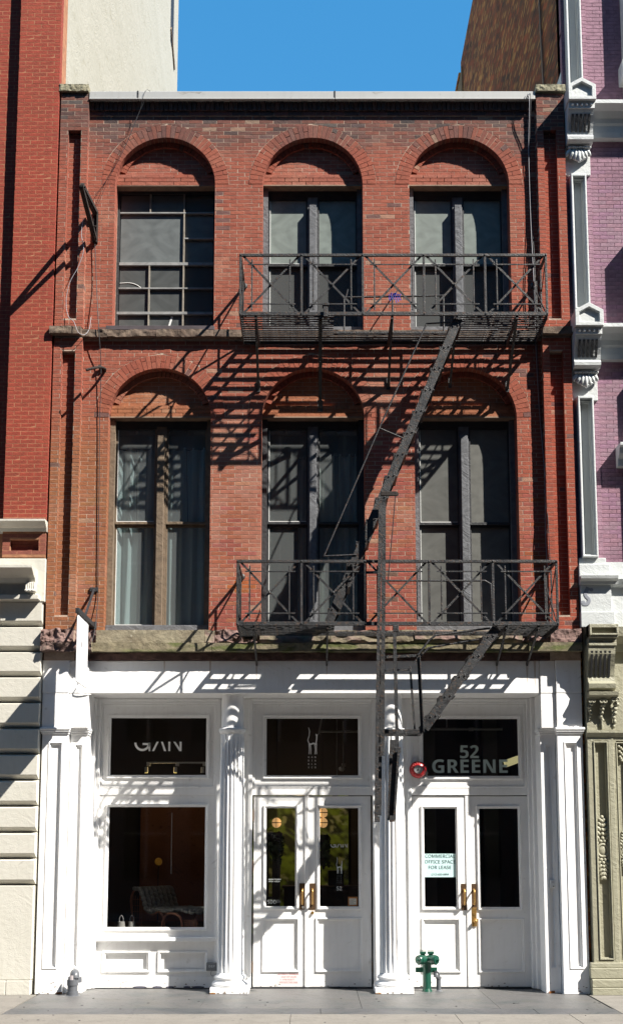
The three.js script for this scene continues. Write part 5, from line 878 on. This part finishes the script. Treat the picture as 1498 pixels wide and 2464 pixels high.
{
  const A = thing('roof_cable', 'thin grey cables running from the coping down to the hoist bracket', 'cable', [-2.48, 13.3, 0.1]);
  part(A, 'strand', tube([[-2.40, 13.33, -0.05], [-2.50, 13.33, 0.14], [-2.62, 12.95, 0.10], [-2.88, 12.3, 0.07], [-3.10, 11.9, 0.05], [-3.25, 11.68, 0.05]], 0.003, 40, 5), M.cable);
  part(A, 'strand', tube([[-2.45, 13.33, 0.12], [-2.60, 13.0, 0.12], [-2.80, 12.45, 0.12], [-3.05, 11.9, 0.09], [-3.22, 11.5, 0.05]], 0.0028, 40, 5), M.cable);
  const B = thing('hanging_wire', 'thin wire dropping from the hoist bracket past the hook to the blade sign', 'wire', [-3.2, 4.7, 0.05]);
  part(B, 'strand', [tube([[-3.24, 10.93, 0.04], [-3.20, 10.3, 0.05], [-3.14, 9.6, 0.13], [-3.10, 9.0, 0.06], [-3.105, 8.2, 0.03], [-3.09, 7.2, 0.025], [-3.08, 6.0, 0.02], [-3.07, 5.5, 0.03], [-3.09, 5.0, 0.14], [-3.14, 4.75, 0.20], [-3.16, 4.68, 0.1]], 0.006, 120, 5)], M.cable);
  const C = thing('loose_cable', 'loose pale cable looping over the left brick pier', 'cable', [-3.5, 9.5, 0.2]);
  part(C, 'strand', [tube([[-3.40, 11.25, 0.16], [-3.42, 11.0, 0.16], [-3.38, 10.75, 0.17], [-3.45, 10.5, 0.16], [-3.57, 10.25, 0.16], [-3.62, 9.95, 0.15], [-3.58, 9.72, 0.16], [-3.48, 9.6, 0.24], [-3.40, 9.42, 0.26], [-3.33, 9.42, 0.2], [-3.28, 9.55, 0.1], [-3.27, 9.75, 0.05]], 0.0045, 100, 5)], M.cableGrey);
  const D = thing('drop_cable', 'pair of thin cables hanging down the wall beside the right brick pier', 'cable', [3.28, 5.9, 0.1]);
  part(D, 'strand', tube([[3.24, 13.2, 0.16], [3.27, 13.34, 0.05], [3.285, 13.25, 0.15], [3.27, 12.4, 0.05], [3.285, 11.3, 0.04], [3.30, 10.2, 0.1], [3.31, 9.2, 0.04], [3.345, 8.3, 0.02], [3.375, 7.4, 0.03], [3.385, 6.6, 0.13], [3.40, 5.9, 0.13]], 0.006, 120, 5), M.cable);
  part(D, 'strand', tube([[3.21, 13.2, 0.16], [3.24, 13.33, 0.05], [3.26, 13.25, 0.15], [3.255, 12.4, 0.06], [3.262, 11.3, 0.045], [3.275, 10.2, 0.1], [3.29, 9.2, 0.05], [3.32, 8.3, 0.03], [3.37, 7.3, 0.04], [3.36, 6.5, 0.03], [3.375, 5.9, 0.04]], 0.005, 120, 5), M.cableGrey);
  const E = thing('white_cable', 'white cable clipped under the blade sign and along the shop casing', 'cable', [-3.15, 4.1, 0.1]);
  part(E, 'strand', tube([[-3.40, 4.6, 0.07], [-3.45, 4.56, 0.10], [-3.42, 4.50, 0.10], [-3.33, 4.44, 0.08], [-3.30, 4.3, 0.065], [-3.33, 4.2, 0.09], [-3.22, 4.13, 0.06], [-3.15, 4.14, 0.04], [-3.13, 4.08, -0.3], [-3.13, 3.9, -0.45], [-3.12, 3.7, -0.5]], 0.007, 90, 5), M.white);
}
// ---------------------------------------------------------------- alarm bell, boxes, papers
{
  const b = thing('alarm_bell', 'round red alarm bell with a silver centre left of the large house number', 'alarm bell', [1.53, 3.107, -0.6]);
  const g = lathe([[0.0, 0.075], [0.05, 0.072], [0.075, 0.062], [0.10, 0.045], [0.118, 0.02], [0.124, -0.005], [0.12, -0.012], [0.0, -0.012]], 0, 0, 40).rotateX(Math.PI / 2).translate(1.53, 3.107, -0.53);
  part(b, 'gong', [g], M.red);
  part(b, 'back_box', rbox(1.46, 1.665, 3.02, 3.20, -0.625, -0.54, 0.01), M.black);
  const face = part(b, 'name_plate', [cyl(1.53, 3.107, -0.452, 0.06, 0.006, 'z', 0.062, 32)], M.steel);
  part(face, 'bolt', [cyl(1.53, 3.107, -0.447, 0.014, 0.012, 'z', 0.014, 16)], M.black);
  const ring1 = [...'RELIABLE'].map((ch, i) => { const t = Math.PI * (0.88 - 0.76 * i / 7), g2 = words(ch, 'bold', 0, 0, 0, 0.02); return g2.rotateZ(t - Math.PI / 2).translate(1.53 + 0.082 * Math.cos(t), 3.107 + 0.082 * Math.sin(t), -0.474); });
  part(b, 'lettering', ring1, std([0.55, 0.2, 0.18], { roughness: 0.4 }));
}
{
  const d = thing('meter_box', 'small grey box with three letters low beside the left fluted column', 'meter box', [-1.42, 0.25, -0.6]);
  part(d, 'case', rbox(-1.505, -1.345, 0.255, 0.368, -0.625, -0.53, 0.008), std([0.17, 0.175, 0.18], { roughness: 0.5 }));
  part(d, 'lettering', words('DEP', 'bold', -1.425, 0.303, -0.529, 0.032, 0.085), std([0.5, 0.5, 0.5]));
  part(d, 'wire', tube([[-1.43, 0.26, -0.58], [-1.44, 0.20, -0.57], [-1.39, 0.18, -0.57], [-1.37, 0.21, -0.58]], 0.004, 16, 4), M.cableGrey);
}
{
  const i = thing('intercom', 'small white intercom on the shaded jamb right of the house door', 'intercom', [3.35, 1.44, -0.05]);
  part(i, 'case', rbox(3.312, 3.388, 1.43, 1.545, -0.09, -0.035, 0.006), std([0.72, 0.72, 0.7], { roughness: 0.4 }));
  part(i, 'button', [cyl(3.355, 1.455, -0.033, 0.008, 0.008, 'z', 0.008, 12)], M.black);
  part(i, 'speaker_slot', [1.50, 1.51, 1.52].map(y => box(3.33, 3.37, y, y + 0.004, -0.036, -0.034)), M.cableGrey);
}
{
  const p = thing('paper_sign', 'pale blue lease notice taped inside the house door glass', 'paper sign', [1.84, 1.55, -0.65]);
  part(p, 'sheet', [box(1.618, 2.068, 1.565, 1.90, -0.646, -0.6445)], std([0.50, 0.68, 0.68], { roughness: 0.8 }));
  part(p, 'lettering', [words('COMMERCIAL', 'reg', 1.845, 1.842, -0.644, 0.047, 0.43), words('OFFICE SPACE', 'reg', 1.843, 1.762, -0.644, 0.047, 0.44), words('FOR LEASE', 'reg', 1.84, 1.682, -0.644, 0.047, 0.325), words('(212) 653-0859', 'reg', 1.84, 1.592, -0.644, 0.026, 0.25)], std([0.03, 0.06, 0.07], { roughness: 0.9 }));
}
{
  const p = thing('valve_notice', 'white notice with red letters at the foot of the left shop door', 'notice', [-0.34, 0.07, -0.62]);
  part(p, 'sheet', [rbox(-0.495, -0.19, 0.062, 0.222, -0.629, -0.6245, 0.002)], std([0.72, 0.69, 0.69], { map: T.paint, roughness: 0.6 }));
  part(p, 'lettering', [words('AUTOMATIC SPRINKLER', 'reg', -0.342, 0.190, -0.625, 0.020, 0.29), words('SHUT OFF VALVES', 'reg', -0.335, 0.152, -0.625, 0.020, 0.22), words('1 HEFEET-', 'reg', -0.352, 0.114, -0.625, 0.020, 0.22), words('OPPOSITE THIS SIGN', 'reg', -0.34, 0.077, -0.625, 0.020, 0.255)], std([0.42, 0.08, 0.08], { roughness: 0.9 }));
}
{
  const p = thing('framed_permit', 'small orange framed paper in the lower corner of the right shop door glass', 'framed paper', [0.59, 1.16, -0.65]);
  part(p, 'frame', slabZ(panelShape(0.515, 0.648, 1.157, 1.285, [[0.53, 0.633, 1.172, 1.262]]), -0.647, -0.642, 0.001), std([0.33, 0.13, 0.03], { roughness: 0.6 }));
  part(p, 'sheet', box(0.528, 0.635, 1.17, 1.264, -0.6455, -0.6445), std([0.55, 0.55, 0.5]));
  part(p, 'lettering', [...Array(6)].map((_, i) => box(0.535, 0.535 + rr(0.05, 0.09), 1.182 + i * 0.012, 1.185 + i * 0.012, -0.6444, -0.644)), M.black);
}
// ---------------------------------------------------------------- pipes on the sidewalk
{
  const q = thing('standpipe', 'dark green two headed fire standpipe in front of the house door', 'standpipe', [1.60, 0, -0.3]);
  const G = M.green, x = 1.60, z = -0.28;
  part(q, 'pipe', [cyl(x, 0.19, z, 0.058, 0.38, 'y', 0.058, 28), cyl(x, 0.345, z, 0.066, 0.05, 'y', 0.066, 28), cyl(x, 0.02, z, 0.075, 0.04, 'y', 0.06, 28)], G);
  part(q, 'wall_flange', [rbox(x - 0.155, x + 0.15, 0.255, 0.325, z - 0.05, z - 0.035, 0.004), cyl(x + 0.11, 0.29, z - 0.03, 0.012, 0.014, 'z'), cyl(x + 0.125, 0.268, z - 0.03, 0.01, 0.012, 'z')], G);
  const body = part(q, 'body', [new THREE.SphereGeometry(0.075, 20, 14).scale(1.15, 0.9, 1).translate(x, 0.425, z), cyl(x, 0.385, z, 0.066, 0.06, 'y', 0.072, 24)], G);
  for (const s of [-1, 1]) {
    const dir = new THREE.Vector3(s * 0.75, 0, 0.66).normalize(), qn = new THREE.Quaternion().setFromUnitVectors(new THREE.Vector3(0, 1, 0), dir);
    const place = (r, h, d, r2 = r, n = 24) => new THREE.CylinderGeometry(r2, r, h, n).applyQuaternion(qn).translate(x + dir.x * d, 0.44, z + dir.z * d);
    const sp = part(body, 'outlet', [place(0.058, 0.08, 0.075), place(0.067, 0.035, 0.12), place(0.062, 0.02, 0.148)], G);
    part(q, 'cap', [place(0.064, 0.018, 0.166, 0.058), place(0.035, 0.012, 0.18, 0.03), place(0.016, 0.03, 0.195, 0.014, 6)], G);
    part(q, 'comb_plate', [rbox(x + s * 0.055 - 0.045, x + s * 0.055 + 0.045, 0.515, 0.545, z + 0.0, z + 0.05, 0.004), ...[...Array(6)].map((_, i) => bar([x + s * 0.055 - 0.038 + i * 0.015, 0.54, z + 0.025], [x + s * 0.055 - 0.038 + i * 0.015, 0.572, z + 0.025], 0.006, 0.006)), box(x + s * 0.055 - 0.03, x + s * 0.055 + 0.03, 0.46, 0.52, z, z + 0.04)], G);
    part(q, 'lug', [ball(x + dir.x * 0.12 + s * 0.03, 0.376, z + dir.z * 0.12, 0.012), ball(x + dir.x * 0.12 - s * 0.02, 0.38, z + dir.z * 0.12, 0.012)], G);
  }
}
{
  const v = thing('vent_pipe', 'short grey vent pipe with an open elbow right of the standpipe', 'pipe', [1.76, 0, -0.3]);
  part(v, 'pipe', [cyl(1.765, 0.10, -0.3, 0.032, 0.2, 'y', 0.032, 22), cyl(1.765, 0.185, -0.3, 0.04, 0.03, 'y', 0.04, 22), cyl(1.765, 0.01, -0.3, 0.055, 0.02, 'y', 0.035, 22)], M.pipeGrey);
  const el = new THREE.TorusGeometry(0.042, 0.036, 12, 14, Math.PI / 2).rotateY(-Math.PI / 2 - 0.5).translate(1.765 - 0.02, 0.20, -0.3 + 0.036);
  part(v, 'elbow', [el, new THREE.CylinderGeometry(0.042, 0.042, 0.03, 22, 1, true).rotateX(Math.PI / 2).rotateY(-0.5).translate(1.735, 0.238, -0.245), new THREE.TorusGeometry(0.039, 0.008, 8, 24).rotateY(-0.5).translate(1.73, 0.238, -0.232)], M.pipeGrey);
  part(v, 'bore', [new THREE.CircleGeometry(0.034, 22).rotateY(-0.5).translate(1.732, 0.238, -0.236)], M.black);
}
{
  const p = thing('gooseneck_pipe', 'stout dark grey gooseneck pipe at the foot of the left pilaster', 'pipe', [-3.25, 0, 0.2]);
  part(p, 'pipe', [cyl(-3.255, 0.07, 0.2, 0.068, 0.14, 'y', 0.068, 28), cyl(-3.255, 0.025, 0.2, 0.082, 0.06, 'y', 0.08, 28), cyl(-3.255, 0.175, 0.2, 0.076, 0.075, 'y', 0.078, 28), cyl(-3.255, 0.0, 0.2, 0.13, 0.012, 'y', 0.10, 28)], M.pipeGrey);
  const bend = new THREE.TorusGeometry(0.052, 0.062, 18, 28, Math.PI).rotateY(-1.3).translate(-3.24, 0.235, 0.15);
  part(p, 'gooseneck', [bend, cyl(-3.255, 0.225, 0.2, 0.064, 0.05, 'y', 0.062, 28), cyl(-3.215, 0.20, 0.10, 0.068, 0.07, 'y', 0.066, 24)], M.pipeGrey);
  part(p, 'sticker', [new THREE.CylinderGeometry(0.0655, 0.0645, 0.075, 14, 1, true, -0.5, 0.8).translate(-3.255, 0.235, 0.2)], std([0.5, 0.45, 0.45], { map: T.weave }));
}
// ---------------------------------------------------------------- inside the shop, seen through the glass
{
  // woven chaise: frame of bent rods, wire mesh sides, plaited cover
  const c = thing('lounge_chair', 'low lounge chair with plaited grey cover and copper wire frame in the display window', 'lounge chair', [-2.2, 0.02, -1.5]);
  const cop = std([0.20, 0.075, 0.038], { metalness: 0.3, roughness: 0.5 }), Z = [-1.25, -2.0];
  const pf0 = thing('display_platform', 'dark raised platform under the lounge chair in the display window', 'platform', [-2.3, 0.02, -1.8]); part(pf0, 'deck', rbox(-3.4, -1.34, 0.78, 0.80, -2.9, -0.75, 0.004), M.room); part(pf0, 'front', rbox(-3.4, -1.34, 0.02, 0.779, -2.9, -0.75, 0.004), M.room);
  c.rotation.y = -0.6;
  const prof = [[-2.62, 0.82], [-2.66, 1.05], [-2.68, 1.22], [-2.62, 1.34], [-2.54, 1.36], [-2.48, 1.28], [-2.42, 1.14], [-2.36, 1.03], [-2.25, 1.00], [-2.12, 1.04], [-2.04, 0.98], [-2.0, 0.82]], fo = [[-1.96, 0.81], [-1.93, 0.93], [-1.85, 1.02], [-1.72, 1.03], [-1.60, 0.98], [-1.55, 0.82]];
  for (const z of Z) { part(c, 'rod', tube(prof.map(([x, y]) => [x, y, z]), 0.016, 70, 7), cop); part(c, 'rod', tube(fo.map(([x, y]) => [x, y, z + 0.12]), 0.018, 40, 7), cop); }
  const wires = []; for (let i = 0; i < 8; i++) wires.push(bar([-1.50 + i * 0.03, 0.81, -1.12], [-1.50 + i * 0.03, 0.96, -1.12], 0.006, 0.006)); for (let k = 0; k < 5; k++) wires.push(bar([-1.52, 0.82 + k * 0.03, -1.12], [-1.3, 0.82 + k * 0.03, -1.12], 0.006, 0.006), bar([-2.66, 0.85 + k * 0.09, -1.25], [-2.45, 0.85 + k * 0.09, -1.25], 0.006, 0.006)); for (let k = 0; k < 5; k++) wires.push(bar([-2.64 + k * 0.045, 0.82, -1.25], [-2.64 + k * 0.045, 1.3 - k * 0.03, -1.25], 0.006, 0.006));
  part(c, 'wire_mesh', wires, cop);
  const curve = new THREE.CatmullRomCurve3([[-2.60, 1.35], [-2.50, 1.34], [-2.43, 1.2], [-2.37, 1.06], [-2.27, 1.02], [-2.12, 1.06], [-2.0, 1.04], [-1.86, 1.05], [-1.72, 1.06], [-1.55, 1.04], [-1.34, 1.02]].map(([x, y]) => new THREE.Vector3(x, y, 0)));
  const plait = []; for (let i = 0; i < 20; i++) for (let k = 0; k < 8; k++) { const t = (i + (k % 2) * 0.5) / 20.5, q = curve.getPoint(t), d = curve.getTangent(t); plait.push(new THREE.SphereGeometry(1, 6, 5).scale(0.062, 0.034, 0.046).rotateY((k % 2 ? 0.5 : -0.5)).rotateZ(Math.atan2(d.y, d.x)).translate(q.x, q.y + 0.02, -1.25 - k * 0.1)); }
  part(c, 'plaited_cover', plait, std([0.17, 0.17, 0.152], { roughness: 1 }));
}
{
  const lan = thing('lantern', 'left one of two small white lanterns with wire handles behind the display glass', 'lantern', [-2.80, 0.80, -1.05], 'lanterns in the display window');
  const mk = (x) => { };
  part(lan, 'shade', [cyl(-2.80, 0.85, -1.05, 0.062, 0.11, 'y', 0.048, 24)], std([0.2, 0.2, 0.185], { roughness: 0.9 }));
  part(lan, 'rim', [cyl(-2.80, 0.905, -1.05, 0.05, 0.006, 'y', 0.05, 24), cyl(-2.80, 0.80, -1.05, 0.064, 0.01, 'y', 0.064, 24)], std([0.3, 0.3, 0.28]));
  part(lan, 'handle', tube([[-2.825, 0.9, -1.05], [-2.827, 0.96, -1.05], [-2.80, 1.0, -1.05], [-2.773, 0.96, -1.05], [-2.775, 0.9, -1.05]], 0.004, 24, 6), std([0.3, 0.3, 0.3]));
  const l2 = lan.clone(); l2.name = numbered('lantern'); l2.position.x += 0.155; l2.userData = { ...lan.userData, label: 'lantern standing nearer the lounge chair, right one of the white pair' }; scene.add(l2);
}
{
  const t = thing('track_light', 'white track with three spot heads behind the left transom glass', 'track light', [-2.13, 3.2, -1.95]);
  const W = std([0.4, 0.4, 0.39], { roughness: 0.6 }), lit = std([0.6, 0.5, 0.2], { emissive: new THREE.Color().setRGB(0.55, 0.42, 0.12) });
  part(t, 'track', rbox(-2.60, -1.45, 3.295, 3.318, -2.01, -1.98, 0.003), W);
  part(t, 'hanger', [bar([-2.5, 3.31, -2], [-2.5, 4.48, -2], 0.008, 0.008), bar([-1.6, 3.31, -2], [-1.6, 4.48, -2], 0.008, 0.008)], M.room);
  for (const [x, k] of [[-2.60, 1], [-2.145, 1], [-1.72, 0]]) { const h = part(t, 'spot_head', [cyl(x, 3.19, -2, 0.03, 0.085, 'y', 0.028, 20), rbox(x + 0.0, x + 0.06, 3.25, 3.30, -2.01, -1.99, 0.003)], W); if (k) part(h, 'lamp_face', cyl(x, 3.146, -2, 0.024, 0.006, 'y', 0.024, 20), lit); }
  const l = new THREE.PointLight(new THREE.Color().setRGB(1, 0.72, 0.3), 0.12, 0, 2); l.position.set(-2.37, 3.10, -2.05); l.castShadow = true; scene.add(l);
}
{
  const s = thing('light_wand', 'thin pale vertical rod lamp hanging over the lounge chair', 'lamp', [-2.16, 1.6, -1.7]);
  part(s, 'tube', cyl(-2.155, 2.05, -1.7, 0.008, 0.93, 'y', 0.008, 10), std([0.34, 0.30, 0.29])); part(s, 'cord', cyl(-2.155, 3.5, -1.7, 0.002, 1.98, 'y', 0.002, 5), M.black);
}
{
  const globe = new THREE.MeshStandardMaterial({ roughness: 0.6 }); globe.color.setRGB(0.7, 0.5, 0.25); globe.color.setRGB(0.3, 0.2, 0.1); globe.emissive.setRGB(0.22, 0.125, 0.05);
  const pen = (x, y, z, label, r = 0.075) => {
    const p = thing('pendant_lamp', label, 'pendant lamp', [x, y, z], 'glowing ball lamps behind the shop doors');
    part(p, 'globe', [new THREE.SphereGeometry(r, 24, 8, 0, 6.2832, 0, Math.PI / 2).translate(x, y + 0.008, z), new THREE.SphereGeometry(r, 24, 8, 0, 6.2832, Math.PI / 2, Math.PI / 2).translate(x, y - 0.008, z)], globe);
    part(p, 'band', cyl(x, y, z, r * 1.02, 0.014, 'y', r * 1.02, 24), M.black); part(p, 'cord', cyl(x, (y + 4.5) / 2, z, 0.003, 4.5 - y - r, 'y', 0.003, 5), M.black);
    return p;
  };
  pen(-0.585, 2.385, -3.0, 'glowing ball pendant lamp seen through the left shop door');
  pen(0.175, 2.55, -3.0, 'upper of two glowing ball pendant lamps seen through the right shop door');
  pen(0.175, 2.385, -3.0, 'lower of two glowing ball pendant lamps seen through the right shop door');
  const l = new THREE.PointLight(new THREE.Color().setRGB(1, 0.66, 0.3), 0.4, 0, 2); l.position.set(-0.2, 2.45, -2.85); l.castShadow = true; scene.add(l);
  const y = thing('globe_lamp', 'dim orange globe lamp glowing in the back of the display window', 'lamp', [-2.45, 1.72, -2.6]);
  part(y, 'globe', new THREE.SphereGeometry(0.06, 20, 14).translate(-2.46, 1.76, -2.6), (() => { const m = globe.clone(); m.color.setRGB(0.2, 0.1, 0.02); m.emissive.setRGB(0.022, 0.010, 0.001); return m; })()); part(y, 'stem', cyl(-2.46, 0.9, -2.6, 0.008, 1.6, 'y', 0.008, 8), M.black);
}
{
  const leafM = std([0.02, 0.04, 0.015], { roughness: 0.7, side: THREE.DoubleSide });
  const hang = (x, y, z, label, n, sx, sy) => { const t = thing('hanging_plant', label, 'plant', [x, y, z]); const l = [];
    for (let i = 0; i < n; i++) { const a = rr(0, 6.28), r = Math.sqrt(rnd()); l.push(new THREE.PlaneGeometry(0.05, 0.07).rotateX(rr(-1, 1)).rotateY(rr(-1.2, 1.2)).rotateZ(rr(0, 6)).translate(x + Math.cos(a) * r * sx, y + Math.sin(a) * r * sy - rnd() * rnd() * 0.25, z + rr(-0.12, 0.12))); }
    part(t, 'foliage', l, leafM); part(t, 'pot', cyl(x, y + sy * 0.5, z, 0.08, 0.12, 'y', 0.1, 18), M.black); part(t, 'cord', cyl(x, (y + sy + 4.5) / 2, z, 0.003, 4.5 - y - sy, 'y', 0.003, 4), M.black); };
  hang(-0.55, 2.07, -1.6, 'dark trailing plant hanging behind the left shop door', 130, 0.11, 0.15);
  hang(0.15, 2.02, -1.6, 'dark trailing plant hanging behind the right shop door', 150, 0.12, 0.2);
  const sh = thing('shelf_unit', 'tall black shelf frame standing behind the left shop door', 'shelf', [-0.62, 0.02, -2.0]);
  part(sh, 'frame', [rbox(-0.86, -0.68, 0.02, 2.2, -2.2, -1.9, 0.004), rbox(-0.62, -0.50, 0.02, 2.2, -2.2, -1.9, 0.004), rbox(-0.9, -0.48, 2.05, 2.22, -2.2, -1.9, 0.004)], M.black); part(sh, 'shelf', rbox(-0.7, -0.6, 1.2, 1.23, -2.2, -1.9, 0.003), M.black);
  const dk = thing('counter', 'black counter with low objects standing inside behind the shop doors', 'counter', [0, 0.02, -2.6]);
  part(dk, 'body', rbox(-0.45, 0.75, 0.02, 1.35, -2.9, -2.4, 0.01), M.black); part(dk, 'top', rbox(-0.48, 0.78, 1.35, 1.38, -2.93, -2.37, 0.004), M.room);
  part(dk, 'box', [rbox(-0.25, -0.05, 1.38, 1.48, -2.8, -2.5, 0.01), rbox(0.25, 0.5, 1.38, 1.62, -2.8, -2.5, 0.01)], M.black);
}
{
  const p = thing('ceiling_pipe', 'white pipe crossing under the ceiling behind the house number glass', 'pipe', [2.2, 3.75, -1.5]);
  part(p, 'run', cyl(2.15, 3.78, -1.4, 0.022, 1.5, 'x', 0.022, 14), std([0.24, 0.24, 0.22])); part(p, 'joint', [cyl(2.42, 3.78, -1.4, 0.034, 0.07, 'x', 0.034, 14), cyl(2.05, 4.0, -1.4, 0.012, 0.45, 'y', 0.012, 8)], std([0.26, 0.26, 0.24]));
  const q = thing('sprinkler_pipe', 'white branching pipes under the ceiling behind the cat emblem glass', 'pipe', [0.4, 3.3, -1.6]);
  part(q, 'run', [cyl(0.47, 3.76, -1.6, 0.018, 0.7, 'x', 0.018, 12), cyl(0.48, 3.55, -1.6, 0.014, 0.75, 'y', 0.014, 10), cyl(0.38, 3.5, -1.7, 0.01, 0.9, 'y', 0.01, 8), bar([0.16, 4.05, -1.6], [0.10, 3.72, -1.6], 0.03, 0.03)], std([0.16, 0.16, 0.15]));
  part(q, 'spot_head', [new THREE.SphereGeometry(0.05, 16, 10).scale(1, 0.8, 1).translate(0.45, 3.18, -1.5), cyl(0.48, 3.24, -1.6, 0.03, 0.05, 'y', 0.03, 12)], std([0.3, 0.3, 0.28]));
  const f = thing('tube_fitting', 'cream fluorescent fitting at the right edge of the house number glass', 'lamp', [3.0, 3.3, -1.4]);
  part(f, 'diffuser', bar([2.90, 3.235, -1.3], [3.5, 3.45, -1.3], 0.11, 0.05, [0, 0, 1], 0.02), std([0.6, 0.56, 0.38], { emissive: new THREE.Color().setRGB(0.16, 0.145, 0.07) }));
  part(f, 'housing', bar([2.92, 3.25, -1.36], [3.5, 3.46, -1.36], 0.09, 0.04), M.roomGrey);
}
renderer.render(scene, camera);
